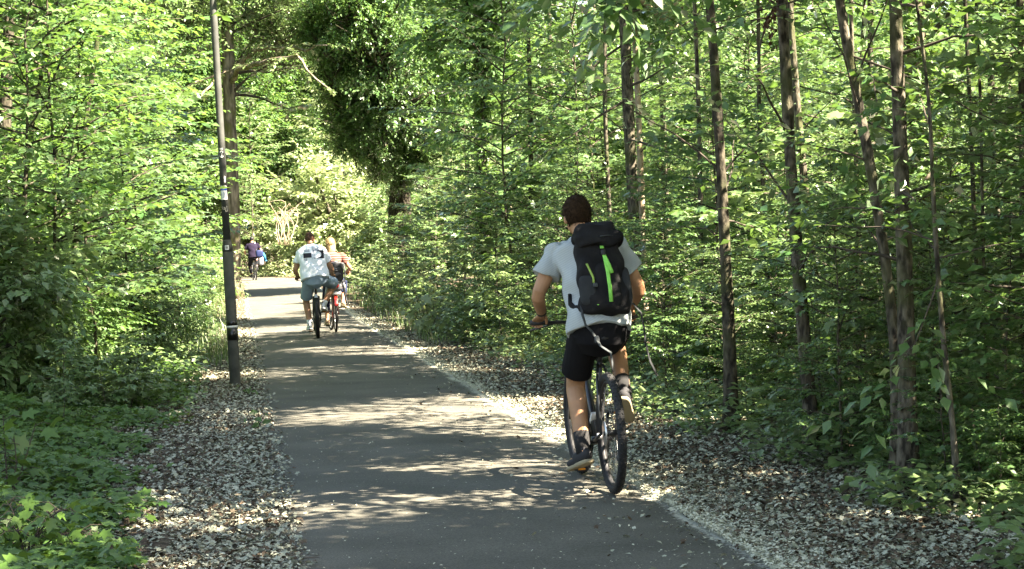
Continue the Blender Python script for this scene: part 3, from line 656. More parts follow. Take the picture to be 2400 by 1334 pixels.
for k, (a, Y, w, ln) in enumerate([(1236, 33, 13, 14), (1418, 27, 12, 22), (1628, 21, 13, 26), (1778, 19, 12, 30), (1992, 16, 13, 34), (2040, 21, 18, 26), (2262, 15, 12, 38), (2322, 19, 20, 30), (2290, 13, 9, 22)]):
    trunk_tree('slender_tree', 'thin straight stem farther back %s' % where(a), 'tree', [(a + ln, 860 if Y < 22 else 800), (a + ln * .6, 560), (a + ln * .2 + 5 * (-1) ** k, 280), (a, 0)], Y, (w, w * .72), 9, BARK if k % 3 else BARK_DARK, L_MID, 301 + k, AIRY if k % 2 else None, ncrown=1, nbr=7, brl=1.2, brz=(1.5, 6), group='thin stems farther back in the right wood')
rng = np.random.default_rng(12)
cnt = 0
# right-hand wood
R = scatter(lambda y: (right_edge(y) + 1.7 + (.5 if y < 22 else 0), .275 * y + 6), 150, 10.5, 62, 1.45, rng)
NR = scatter(lambda y: (right_edge(y) + 1.35, .285 * y + 1.2), 46, 10.4, 25, .78, rng)
for x, y in R:
    t = x - right_edge(y); small = t < 2.6
    if small: pr = [SAPM[2], SAP[2]][int(rng.integers(2))]; s = .55 + .45 * rng.random()
    else: pr = (SAP + SAPM[:2])[int(rng.integers(6))]; s = .8 + .5 * rng.random()
    put_sapling(x, y, pr, s, rng)
for x, y in [(.1, 32.1), (.9, 31.4), (1.5, 32.6)]: put_sapling(x, y, SAP[3], 1.22, rng)  # tall saplings added to throw dappled shade on the man in white
for x, y in NR:
    t = x - right_edge(y)
    pr = SAPM[2] if rng.random() < .4 else SAP[int(rng.integers(3))]; s = (.26 + .22 * rng.random()) if t < 2.2 else .4 + .4 * rng.random()
    put_sapling(x, y, pr, s, rng)
LMARKS = [(10, 'the thick corner trunk'), (85, 'the thin leaning stem'), (195, 'the wavy stem'), (525, 'the grey pole')]
FMARKS = [(360, 'the broken branch'), (545, 'the oak trunk'), (600, 'the far rider'), (735, 'the man in white'), (790, 'the blonde woman'), (937, 'the lime trunk'), (1130, 'the ivy wrapped stem'), (1290, 'the thin deep stem'), (1490, 'the mottled trunk'), (1700, 'the dark dappled trunk'), (1880, 'the mossy brown trunk'), (2115, 'the stoutest grey trunk')]
def where2(px, marks):
    if px < marks[0][0]: return 'left of ' + marks[0][1]
    for (a, n), (b, m) in zip(marks, marks[1:]):
        if px < b: return 'between %s and %s' % (n.replace('the ', ''), m.replace('the ', ''))
    return 'right of ' + marks[-1][1]
def shrub_label(x, y, pr, s, isb):
    k = ('low rounded shrub' if s < .62 else 'rounded shrub') if isb else ('tall lobed-leaved shrub' if pr is LSAP[2] else 'tall loose shrub')
    return '%s %s, %s' % (k, 'in front' if y < 26 else 'halfway back' if y < 40 else 'far back', where2(scr(x, y, 1.5), LMARKS))
# left-hand thicket
Lp = scatter(lambda y: (-.275 * y - 3, xc(y) - HALF(y) - (2.7 - 1.5 * sstep(19, 28, y))), 72, 18, 66, 1.35, rng)
for i, (a, yy, q) in enumerate([(30, 20.5, 1.05), (120, 21.5, 1.1), (215, 23, 1.0), (290, 27, 1.0), (380, 34, 1.1), (330, 30, .9)]):
    x = P(a, 600, yy)[0]; place(LSAP[i % 3], 'thicket_shrub', shrub_label(x, yy, LSAP[i % 3], q, False), 'shrub', (x, yy, terrain(x, yy) - .03), i * 1.7, q, 'shrubs in the thicket left of the path', BARK_DARK, [L_MID, L_DARK, L_MID][i % 3])
for x, y in Lp:
    t = (xc(y) - HALF(y)) - x
    if t < 2.2 and y < 40: pr = LBUSH[int(rng.integers(2))]; s = .45 + .3 * rng.random()
    elif t < 3.0: pr = LBUSH[int(rng.integers(2))]; s = .7 + .4 * rng.random()
    else: pr = (LSAP + LSAP + LBUSH)[int(rng.integers(8))]; s = .9 + .5 * rng.random()
    isb = any(pr is b for b in LBUSH)
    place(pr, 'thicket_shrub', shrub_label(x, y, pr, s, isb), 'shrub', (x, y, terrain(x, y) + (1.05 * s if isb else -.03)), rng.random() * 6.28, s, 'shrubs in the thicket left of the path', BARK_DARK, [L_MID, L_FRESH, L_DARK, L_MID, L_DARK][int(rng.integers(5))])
rng = np.random.default_rng(77)
# bright bushes that close the view where the path bends away
def far_range(y): return (-.27 * y - 6, .05 * y)
Fp = scatter(lambda y: (-.24 * y - 5, .27 * y + 3), 46, 84, 112, 2.6, rng)
for x, y in Fp:
    pr = (BUSH + CROWN[:2] + SAP[:2])[int(rng.integers(7))]; big = any(pr is c for c in CROWN); isb = any(pr is b for b in BUSH)
    s = (1.0 + .6 * rng.random()) * (1.0 if big else 1.7)
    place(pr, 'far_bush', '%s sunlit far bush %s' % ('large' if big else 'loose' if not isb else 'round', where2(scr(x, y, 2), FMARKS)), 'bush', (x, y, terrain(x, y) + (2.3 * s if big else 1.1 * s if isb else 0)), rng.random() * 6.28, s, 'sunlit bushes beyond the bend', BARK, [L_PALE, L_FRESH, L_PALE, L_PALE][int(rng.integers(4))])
# tall trees of the wood behind everything: crowns stacked on a trunk
def wood_tree(x, y, H, group, label, lm, rng, s=1.0, n=3):
    b = terrain(x, y); e = thing('woodland_tree', label, 'tree', (x, y, b), rng.random() * 6.28, group)
    Geo().tube([(0, 0, -.1), (.1, 0, H * .3), (0, .12, H * .6), (.1, 0, H * .92)], [.2, .16, .12, .03], 8).build('trunk', BARK, e)
    for k in range(n):
        o = link('crown', MESHV(CROWN[int(rng.integers(3))][1], lm), None, e, 'stuff'); z = H * (.32 + .6 * (k + .5) / n)
        o.location = (rng.normal(0, .6), rng.normal(0, .6), z); q = s * (.9 + .4 * rng.random()) * (1.1 if k < n - 1 else .85); o.scale = (q, q, q); o.rotation_euler = (0, 0, rng.random() * 6.28)
T = scatter(lambda y: (-.27 * y - 6, xc(min(y, 90)) - 6.5), 26, 40, 86, 3.6, rng) + scatter(lambda y: (-.28 * y - 4, .28 * y + 6), 52, 104, 140, 4.2, rng) + [(P(a, 400, b)[0], b) for a, b in ((330, 99), (410, 96), (470, 100), (520, 95), (600, 101), (690, 99), (780, 102))]
for x, y in T:
    wood_tree(x, y, 13 + 6 * rng.random(), 'tall trees behind the thicket', '%s leafy tree %s' % ('tall' if y < 90 else 'farthest', where2(scr(x, y, 5), FMARKS)), [L_DARK, L_MID, L_FRESH][int(rng.integers(3))], rng, 1.25, 4)
T = scatter(lambda y: (right_edge(y) + 8, .28 * y + 5), 10, 38, 62, 5.2, rng)
for x, y in T:
    wood_tree(x, y, 11 + 4 * rng.random(), 'tall trees deep in the right wood', 'tall wood tree %s' % where2(scr(x, y, 5), FMARKS), [L_MID, L_MID, L_FRESH][int(rng.integers(3))], rng, 1.0, 3)
# unseen trees added just outside the picture on the right to shade the path
T = scatter(lambda y: (max(right_edge(y) + 3.4, .29 * y + 1.0), .29 * y + 9), 8, -8, 4, 2.4, np.random.default_rng(3)) + [(5.5, 7.2, 10.5), (6.6, 5.6, 9.0), (5.8, 4.4, 8.5), (8.2, 7.0, 9.5)] + scatter(lambda y: (.29 * y + 2.5, .29 * y + 9), 2, 16, 32, 4, rng)
for x, y, *hh in T:
    b = terrain(x, y); H = hh[0] if hh else 7.5 + 3 * rng.random()
    e = thing('woodland_tree', 'unseen leafy tree added beside the picture on the right to shade the path', 'tree', (x, y, b), rng.random() * 6.28, 'unseen shade trees added beside the picture')
    Geo().tube([(0, 0, -.1), (.1, 0, H * .4), (0, .1, H * .9)], [.09, .07, .02], 8).build('trunk', BARK, e)
    for k in range(3):
        o = link('crown', MESHV(AIRY[k % 2][1], L_MID), None, e, 'stuff'); o.location = (rng.normal(0, .5), rng.normal(0, .5), H * (.38 + .22 * k)); q = .95 + .4 * rng.random(); o.scale = (q, q, q); o.rotation_euler = (0, 0, rng.random() * 6.28)
# herbs standing at the edges
def herbs(n, y0, y1, e0, e1, side, label, group, m, sc):
    k = 0
    for _ in range(n):
        x, y, z = [float(q[0]) for q in strip_points(1, y0, y1, e0, e1, side, rng)]
        w, l = HERB[int(rng.integers(3))]; s = sc * (.6 + .7 * rng.random())
        e = thing('herb', '%s %s' % (label, where2(scr(x, y, .3), FMARKS if side > 0 else LMARKS)), 'herb', (x, y, z), rng.random() * 6.28, group, scale=s)
        link('stem', MESHV(w, TWIG), None, e); link('leaves', MESHV(l, m), None, e, 'stuff')
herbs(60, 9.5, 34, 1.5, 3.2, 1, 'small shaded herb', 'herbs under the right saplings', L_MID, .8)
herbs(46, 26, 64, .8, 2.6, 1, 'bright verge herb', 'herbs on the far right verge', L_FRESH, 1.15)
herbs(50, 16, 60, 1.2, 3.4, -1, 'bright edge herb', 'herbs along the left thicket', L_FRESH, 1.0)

# plants with leaves that can be picked apart
OVAL_BIG = mesh_from('single_leaf', *leaf_arrays(np.zeros((1, 3)), np.array([[0, 1.0, 0]]), np.array([[0, 0, 1.0]]), np.array([1.0]), 'oval'))
MAPLE_BIG = mesh_from('single_leaf', *leaf_arrays(np.zeros((1, 3)), np.array([[0, 1.0, 0]]), np.array([[0, 0, 1.0]]), np.array([1.0]), 'maple'))
def leafy_plant(name, label, base, stems, nl, size, me, m, seed, cat='plant', spread=.12, up=.5):
    r = np.random.default_rng(seed); e = thing(name, label, cat, base); g = Geo()
    me = MESHV(me, m)
    for (tip, bend) in stems:
        tip = np.array(tip, float); u = np.linspace(0, 1, 6); q = np.outer(u, tip) + np.outer(np.sin(u * math.pi), bend); g.tube(q, .006 * (1.1 - .7 * u), 5, cap=False)
        for k in range(nl):
            f = .25 + .75 * (k + r.random()) / nl; p = np.array([np.interp(f, u, q[:, c]) for c in range(3)])
            a = r.random() * 6.28; d = np.array([math.cos(a), math.sin(a), r.normal(0, .25)]); L = spread * (.4 + r.random())
            g.tube([p, p + d * L * .5 + [0, 0, .02], p + d * L], .0025, 4, cap=False)
            o = link('leaf', me, None, e); o.location = p + d * L
            z = nrm(np.array([r.normal(0, .4), r.normal(0, .4) - .25, up])); y_ = nrm(d - z * (d @ z)); x_ = np.cross(y_, z); s = size * (.6 + .7 * r.random())
            M = Matrix(((x_[0], y_[0], z[0]), (x_[1], y_[1], z[1]), (x_[2], y_[2], z[2]))); o.rotation_euler = M.to_euler(); o.scale = (s, s, s)
    g.build('stem', TWIG, e); return e
b = gnd(20, 1180); leafy_plant('maple_seedling', 'bright lobed leaves reaching in at the left picture edge', b, [((.05, 0, .42), (.03, 0, .0)), ((-.04, .1, .55), (0, 0, 0)), ((.18, .05, .5), (0, .05, 0)), ((-.14, 0, .45), (0, 0, 0))], 9, .115, MAPLE_BIG, L_IVY, 11)
b = gnd(60, 1330); leafy_plant('ivy_clump', 'sunlit clump of ivy leaves in the lower left corner', b, [((-.2 + .09 * i, .12 * math.sin(i * 2.1), .12 + .1 * (1 + math.sin(i * 1.7))), (0, 0, .08)) for i in range(7)], 13, .075, MAPLE_BIG, L_IVY, 22, 'ivy', .1)
b = gnd(600, 1010); leafy_plant('weed', 'upright broad leaved weed at the tarmac edge below the pole', b, [((.02, 0, .22), (.02, 0, 0)), ((-.07, .02, .16), (0, 0, 0)), ((.08, .02, .14), (0, 0, 0))], 5, .08, OVAL_BIG, L_MID, 3, 'weed', .05)
b = gnd(585, 930); leafy_plant('weed', 'small dark weed growing at the foot of the pole', b, [((.04, 0, .16), (.02, 0, 0)), ((-.08, .02, .14), (0, 0, 0))], 6, .08, OVAL_BIG, L_MID, 4, 'weed', .05)
b = gnd(1010, 790); leafy_plant('young_maple', 'bright young maple with big lobed leaves on the right verge left of the cyclist', b, [((-.5 + .2 * i, .2 * math.sin(i * 3), .55 + .35 * math.sin(i * 1.3) ** 2), (0, 0, .1)) for i in range(6)], 10, .19, MAPLE_BIG, L_PALE, 5, 'shrub', .2)
# ------------------------------------------------------------------ lamp pole
STEEL = mat('galvanised_steel', (0.045, 0.047, 0.042), .75, metal=.0, vary=.28, scale=5, bump=.15, bscale=40)
STEEL_OLD = mat('weathered_steel', (0.036, 0.038, 0.030), .8, metal=.0, color2=(.075, .075, .062), scale=7, bump=.25, bscale=30)
BLACK_TAPE = mat('black_tape', (0.008, 0.007, 0.007), .3, spec=.5)
WHITE_P = mat('white_vinyl', (0.62, 0.62, 0.58), .5, vary=.08, scale=30)
BLUE_P = mat('blue_vinyl', (0.02, 0.06, 0.30), .5)
BLACK_P = mat('black_vinyl', (0.012, 0.012, 0.012), .5)
GREY_P = mat('grey_vinyl', (0.22, 0.22, 0.19), .6, vary=.3, scale=60)
pb = gnd(552, 905); PY = pb[1]; PS = PY / F_PX
ptop = P(499, 0, PY); pdir = nrm(ptop - pb)
pole = thing('street_pole', 'grey steel pole with black bands and stickers at the left edge of the path', 'pole', pb)
PZ = Vector(pdir); pq = Vector((0, 0, 1)).rotation_difference(PZ); PM = np.array(pq.to_matrix())
hpx = lambda y: (905 - y) * PS * 1.002
def pz(z): return pdir * z
RL, RU = 26 * PS / 2, 17.5 * PS / 2
Geo().tube([pz(z) for z in (-.1, 0, .02, .7, hpx(590))], [RL * 1.02, RL * 1.02, RL, RL * .985, RL * .97], 28).build('lower_tube', STEEL_OLD, pole)
Geo().tube([pz(z) for z in (hpx(590), hpx(578), hpx(568), hpx(562))], [RL * .97, RL * .955, RL * .8, RU * 1.03], 28).build('collar', STEEL_OLD, pole)
Geo().tube([pz(z) for z in (hpx(566), 3, 4.5, 6.2)], [RU, RU * .97, RU * .93, RU * .85], 24).build('upper_tube', STEEL, pole)
AFRONT = -math.pi / 2 + .05
def bend(v2, f, z, r, ang=AFRONT, off=.0012):
    """wrap flat shapes (u, v in metres) round the pole"""
    v2 = np.asarray(v2, float); a = ang + v2[:, 0] / r; q = np.stack([np.cos(a) * (r + off), np.sin(a) * (r + off), z + v2[:, 1]], 1)
    return q @ PM.T, f
def grid_rect(u0, u1, v0, v1, nu=10, nv=3):
    v = [(u0 + (u1 - u0) * i / nu, v0 + (v1 - v0) * j / nv) for j in range(nv + 1) for i in range(nu + 1)]
    f = []
    for j in range(nv):
        for i in range(nu):
            A = j * (nu + 1) + i; f += [(A, A + 1, A + nu + 2), (A, A + nu + 2, A + nu + 1)]
    return v, f
def fan(pts):
    n = len(pts); c = np.mean(pts, 0); return [tuple(c)] + list(pts), [(0, 1 + i, 1 + (i + 1) % n) for i in range(n)]
def circ(cx, cy, rx, ry, n=24, a0=0, a1=2 * math.pi):
    return [(cx + rx * math.cos(a0 + (a1 - a0) * i / n), cy + ry * math.sin(a0 + (a1 - a0) * i / n)) for i in range(n)]
def decal(shape, z, r, m, parent, name='sticker', off=.0012, ang=AFRONT, **k):
    v, f = bend(shape[0], shape[1], z, r, ang, off); g = Geo().add(v, f); return g.build(name, m, parent, **k)
hw = math.pi * .47
for a, b, m, nm in ((797, 770, BLACK_TAPE, 'black_band'), (768, 763, WHITE_P, 'white_band'), (762, 752, BLACK_TAPE, 'black_band')):
    Geo().tube([pz(hpx(a)), pz(hpx(b))], [RL + .0018] * 2, 28).build(nm, m, pole)
rU = RU * .985
s1 = decal(fan(circ(0, 0, .036, .048)), hpx(362), rU, WHITE_P, pole, label='round white sticker with a black pinwheel emblem')
ring = circ(0, 0, .036, .048) + circ(0, 0, .031, .042)
rf = []
for i in range(24): rf += [(i, (i + 1) % 24, 24 + (i + 1) % 24), (i, 24 + (i + 1) % 24, 24 + i)]
decal((ring, rf), hpx(362), rU, BLACK_P, s1, 'ring', .0022)
pin = []
for (cx, cy) in ((-.019, .006), (.002, .024), (.019, .004)):
    pin.append(fan([(0, 0), (cx * 1.15 - cy * .42, cy * 1.15 + cx * .42), (cx * 1.35, cy * 1.35), (cx * 1.15 + cy * .42, cy * 1.15 - cx * .42)]))
pin.append(fan([(-.003, .004), (-.012, -.028), (-.006, -.029), (.0, -.006)])); pin.append(fan([(.003, .004), (.012, -.027), (.017, -.025), (.007, .002)]))
g = Geo()
for sh in pin: g.add(*bend(sh[0], sh[1], hpx(362), rU, off=.0022))
g.build('emblem', BLACK_P, s1)
s2 = decal(grid_rect(-.017, .017, -.013, .013), hpx(350) + .0, rU, BLACK_P, pole)
decal(grid_rect(-.014, .014, -.010, .010), hpx(350), rU, WHITE_P, s2, 'label_face', .002)
g = Geo()
for q in ((-.006, -.003, -.008, .008), (-.003, .005, .005, .008), (-.003, .005, -.0015, .0015), (-.003, .005, -.008, -.005), (.004, .007, .001, .006), (.004, .007, -.006, -.001)): g.add(*bend(*grid_rect(*q, nu=2, nv=1), hpx(350), rU, off=.0028))
g.build('letter', BLACK_P, s2)
s3 = decal(grid_rect(.014, .029, -.036, .036), hpx(421), rU, WHITE_P, pole)
for q in ((.019, .024, -.012, .028), (.019, .024, -.028, -.020)): decal(grid_rect(*q, nu=2, nv=1), hpx(421), rU, GREY_P, s3, 'mark', .0022)
s4 = decal(grid_rect(-.04, .04, -.082, .082), hpx(452), rU, WHITE_P, pole, 'trail_mark', label='white trail marker with a blue band and a blue diamond')
decal(grid_rect(-.04, .04, .026, .050), hpx(452), rU, BLUE_P, s4, 'blue_band', .0022)
decal(fan([(-.034, -.03), (0, -.073), (.034, -.03), (.030, -.008), (0, .014), (-.030, -.008)]), hpx(452), rU, BLUE_P, s4, 'blue_diamond', .0022)
s5 = decal(fan([(-.026, .03), (.0, .02), (.028, .036), (.03, -.03), (.012, -.036), (.0, -.008), (-.022, -.006)]), hpx(490), rU, GREY_P, pole, label='torn remains of a sticker')
s6 = decal(grid_rect(-.030, .030, -.034, .034), hpx(580), RL * .96, BLACK_P, pole)
decal(grid_rect(-.023, .023, -.027, .027), hpx(580), RL * .96, WHITE_P, s6, 'label_face', .0022)
decal(grid_rect(-.012, .012, -.015, .012), hpx(580), RL * .96, GREY_P, s6, 'mark', .003)

# ------------------------------------------------------------------ bicycles
RUBBER = mat('tyre_rubber', (0.014, 0.014, 0.014), .75, bump=.4, bscale=120)
BLK_METAL = mat('black_paint', (0.012, 0.013, 0.014), .35, spec=.5)
DARK_PLASTIC = mat('dark_plastic', (0.02, 0.02, 0.021), .55)
ALU = mat('alloy', (0.45, 0.45, 0.46), .35, metal=.9)
SPOKE_M = mat('spoke_steel', (0.16, 0.16, 0.16), .35, metal=.9)
WHITE_PAINT = mat('white_paint', (0.72, 0.72, 0.70), .4)
RED_PAINT = mat('red_paint', (0.20, 0.012, 0.012), .35, spec=.5)
RED_REFL = mat('red_reflector', (0.60, 0.025, 0.02), .2, spec=.6)
AMBER = mat('amber_reflector', (0.75, 0.26, 0.01), .25, spec=.6)
SADDLE_M = mat('saddle_vinyl', (0.012, 0.012, 0.012), .5, bump=.1)
def axM(fwd, up=(0, 0, 1)):
    y = nrm(np.array(fwd, float)); x = nrm(np.cross(y, up)); z = np.cross(x, y); return np.stack([x, y, z], 1)
def bicycle(label, loc, rotz, lean=0., R=.365, tw=.026, frame_m=BLK_METAL, wb=1.09, bar_w=.31, bar=(.80, 1.04), saddle=(.20, .95), step_through=False, crank=0.0, mud=None, steer=0.0, accents=True, tread=1.0, group=None):
    e = thing('bicycle', label, 'bicycle', loc, rotz, group, lean); BB = np.array([0, .44, .285])
    head_t = np.array([0, .80, .90]); head_b = np.array([0, .85, .74]); RA = np.array([0, 0, R]); FA = np.array([0, wb, R]); st_t = np.array([0, .24, .76 if step_through else .80])
    g = Geo()
    if step_through: g.tube([head_b, (0, .62, .46), BB], .021, 10); g.tube([head_t, (0, .60, .56), (0, .40, .40)], .016, 10)
    else: g.tube([head_b, BB], .024, 12); g.tube([head_t - [0, .0, .02], st_t], .018, 12)
    g.tube([BB, st_t], .018, 10); g.tube([head_b - [0, -.005, .03], head_t + [0, 0, .01]], .022, 10)
    for s in (-1, 1):
        g.tube([BB + [s * .03, -.02, 0], (s * .045, .30, .30), RA + [s * .062, 0, 0]], .010, 8); g.tube([st_t + [s * .015, 0, -.02], (s * .045, .13, R + .30), RA + [s * .062, 0, 0]], .0085, 8)
    g.tube([BB + [-.045, 0, 0], BB + [.045, 0, 0]], .024, 12); g.build('frame', frame_m, e)
    cs, sn = math.cos(steer), math.sin(steer); hp = head_b
    def st(p):
        p = np.array(p, float) - hp; return np.array([p[0] * cs - p[1] * sn, p[0] * sn + p[1] * cs, p[2]]) + hp
    g = Geo()
    for s in (-1, 1): g.tube([st(head_b + [s * .05, .01, -.02]), st((s * .055, wb - .10, R + .16)), st(FA + [s * .055, 0, 0])], [.017, .015, .011], 10)
    g.tube([st(head_b + [-.06, .01, -.02]), st(head_b + [.06, .01, -.02])], .016, 8); g.tube([head_b, head_t + [0, -.01, .06]], .015, 8); g.build('fork', frame_m, e)
    bh = np.array([0, bar[0], bar[1]])
    Geo().tube([head_t + [0, -.01, .04], head_t + [0, -.005, .07], st(bh)], .016, 8).build('stem', BLK_METAL, e)
    hb = Geo().tube([st((x, bar[0] - (.035 if abs(x) > .2 else 0) * abs(x) / bar_w, bar[1] + .015 * (abs(x) / bar_w))) for x in np.linspace(-bar_w - .06, bar_w + .06, 9)], .0125, 10).build('handlebar', BLK_METAL, e)
    for s in (-1, 1):
        Geo().tube([st((s * (bar_w - .07), bar[0] - .03, bar[1] + .011)), st((s * (bar_w + .065), bar[0] - .04, bar[1] + .017))], .0165, 10).build('grip', DARK_PLASTIC, hb)
        Geo().tube([st((s * (bar_w - .09), bar[0] - .01, bar[1])), st((s * (bar_w - .03), bar[0] + .05, bar[1] - .02)), st((s * (bar_w + .05), bar[0] + .045, bar[1] - .035))], .006, 6).build('brake_lever', BLK_METAL, hb)
    for C, fr in ((RA, 0), (FA, 1)):
        w = bpy.data.objects.new('wheel', None); col.objects.link(w); w.parent = e; w.location = st(C) if fr else C; w.rotation_euler = (0, 0, steer if fr else 0)
        g = Geo().torus((0, 0, 0), R - tw, tw, 64, 12)
        rr = np.random.default_rng(1)
        nk = 76
        for i in range(nk):                                   # tread knobs
            a = 2 * math.pi * i / nk
            for sx in ((-.5, .5) if i % 2 else (-.85, 0, .85)):
                n_ = np.array([0, math.cos(a), math.sin(a)]); tn = np.array([0, -math.sin(a), math.cos(a)]); ph = sx * .9
                c = n_ * (R - tw + tw * math.cos(ph)) + np.array([tw * math.sin(ph), 0, 0]); nn = n_ * math.cos(ph) + np.array([math.sin(ph), 0, 0]); g.box(c, (tw * .17, R * .016, .0022 * tread), np.stack([np.cross(tn, nn), tn, nn], 1))
        g.build('tyre', RUBBER, w)
        Geo().torus((0, 0, 0), R - 2 * tw - .004, .009, 64, 8, rx=tw * .55).build('rim', DARK_PLASTIC if accents else ALU, w)
        Geo().tube([(-.045, 0, 0), (-.03, 0, 0), (.03, 0, 0), (.045, 0, 0)], [.012, .022, .022, .012], 12, ref=(0, 1, 0)).build('hub', BLK_METAL, w)
        g = Geo()
        for i in range(28):
            a = 2 * math.pi * i / 28; b = a + (.5 if i % 4 < 2 else -.5); s = -1 if i % 2 else 1
            g.tube([(s * .028, .024 * math.cos(b), .024 * math.sin(b)), (0, (R - 2 * tw) * math.cos(a), (R - 2 * tw) * math.sin(a))], .0013, 4, ref=(1, 0, 0), cap=False)
        g.build('spokes', SPOKE_M, w)
        Geo().tube([(-.040, 0, 0), (-.038, 0, 0)], [.078, .078], 24, ref=(0, 1, 0)).build('brake_disc', ALU, w) if accents else None
    sp = np.array([0, saddle[0], saddle[1]])
    Geo().tube([st_t - [0, -.01, .04], sp - [0, -.005, .05]], .0145, 10).build('seat_post', BLK_METAL, e)
    g = Geo()
    g.sup(sp + [0, -.04, -.005], (.072, .10, .026), .8, .9); g.sup(sp + [0, .07, 0], (.03, .12, .02), .9, .9); g.tube([sp + [-.03, -.08, -.035], sp + [-.02, .1, -.03]], .004, 6); g.tube([sp + [.03, -.08, -.035], sp + [.02, .1, -.03]], .004, 6)
    g.build('saddle', SADDLE_M, e)
    Geo().tube([BB + [.052, 0, 0], BB + [.056, 0, 0]], [.085, .085], 28, ref=(0, 1, 0)).build('chainring', BLK_METAL, e)
    Geo().tube([RA + [.046, 0, 0], RA + [.038, 0, 0]], [.045, .062], 24, ref=(0, 1, 0)).build('cassette', SPOKE_M, e)
    g = Geo(); g.tube([BB + [.054, 0, .084], RA + [.044, 0, .05]], .0045, 6); g.tube([BB + [.054, 0, -.084], (.044, .06, R - .14), (.044, .0, R - .09)], .0045, 6); g.build('chain', SPOKE_M, e)
    g = Geo().sup((.05, .02, R - .10), (.012, .018, .05), .6, .6); g.sup((.045, .045, R - .16), (.01, .02, .02), .6, .6); g.build('derailleur', BLK_METAL, e)
    ped = {}
    for s, a in ((-1, crank), (1, crank + math.pi)):
        d = np.array([0, -math.sin(a), -math.cos(a)]); pe = BB + [s * .07, 0, 0] + d * .17
        Geo().tube([BB + [s * .055, 0, 0], pe], [.014, .011], 8).build('crank_arm', BLK_METAL, e)
        pd = Geo().sup(pe + [s * .055, 0, 0], (.048, .045, .012), .35, .35).build('pedal', DARK_PLASTIC, e); ped[s] = pe + [s * .055, 0, 0]
        if accents: Geo().box(pe + [s * .055, -.047, 0], (.022, .003, .006)).build('reflector', AMBER, pd)
    return e, st, ped
def T_local(e):
    return e

# ------------------------------------------------------------------ people
SKIN = mat('skin_tan', (0.30, 0.155, 0.080), .55, spec=.35, vary=.17, scale=9, bump=.15, bscale=90)
SKIN2 = mat('skin_warm', (0.36, 0.185, 0.11), .55, spec=.35, vary=.08, scale=14)
HAIR_BR = mat('hair_brown', (0.026, 0.015, 0.008), .85, spec=.08, vary=.5, scale=70, bump=.8, bscale=220)
HAIR_RED = mat('hair_auburn', (0.06, 0.025, 0.012), .55, vary=.5, scale=70, bump=.8, bscale=220)
HAIR_BL = mat('hair_blonde', (0.30, 0.20, 0.095), .5, vary=.4, scale=60, bump=.8, bscale=160)
HAIR_BK = mat('hair_black', (0.010, 0.009, 0.008), .5, vary=.5, scale=70, bump=.8, bscale=200)
EYE_W = mat('eye_white', (.7, .7, .68), .2); EYE_D = mat('eye_iris', (.03, .02, .015), .2)
def cloth(name, c, vary=.06, stripes=None, bump=.35):
    m = mat(name, c, .9, spec=.1, vary=vary, scale=6, bump=bump, bscale=26)
    if stripes:
        nt = m.node_tree; N = nt.nodes.new; L = nt.links.new; b = nt.nodes['Principled BSDF']
        tc = N('ShaderNodeTexCoord'); w = N('ShaderNodeTexWave'); w.inputs['Scale'].default_value = stripes[0]; w.bands_direction = 'Z'; w.inputs['Distortion'].default_value = 1.2; w.inputs['Detail'].default_value = 1
        mp = N('ShaderNodeMapping'); mp.inputs['Rotation'].default_value = stripes[1]; L(tc.outputs['Object'], mp.inputs['Vector']); L(mp.outputs[0], w.inputs['Vector'])
        r = N('ShaderNodeValToRGB'); r.color_ramp.elements[0].position = .25; r.color_ramp.elements[1].position = .6
        r.color_ramp.elements[0].color = (*stripes[2], 1); r.color_ramp.elements[1].color = (*c, 1); L(w.outputs['Fac'], r.inputs['Fac']); L(r.outputs[0], b.inputs['Base Color'])
    return m
def ik(a, c, l1, l2, pole):
    a = np.array(a, float); c = np.array(c, float); v = c - a; d = np.linalg.norm(v); L = l1 + l2
    if d > L * .998: l1 *= d / (L * .998); l2 *= d / (L * .998)
    x = (d * d + l1 * l1 - l2 * l2) / (2 * d); h = math.sqrt(max(l1 * l1 - x * x, 1e-6)); u = v / d
    p = np.array(pole, float); p = nrm(p - u * (p @ u)); return a + u * x + p * h
def limb(g, a, k, c, r, n=14, bulge=None):
    """one continuous tapered limb a -> k -> c; r = radii at a, mid, k, mid, c"""
    pts = [a, a * .5 + k * .5, a * .1 + k * .9, k * .9 + c * .1, k * .68 + c * .32, k * .35 + c * .65, c]
    pts = [np.array(p) for p in pts]
    if bulge is not None: pts[4] = pts[4] + np.array(bulge)
    g.tube(pts, [r[0], r[1], r[2], r[2], r[3], (r[3] * .55 + r[4] * .45), r[4]], n)
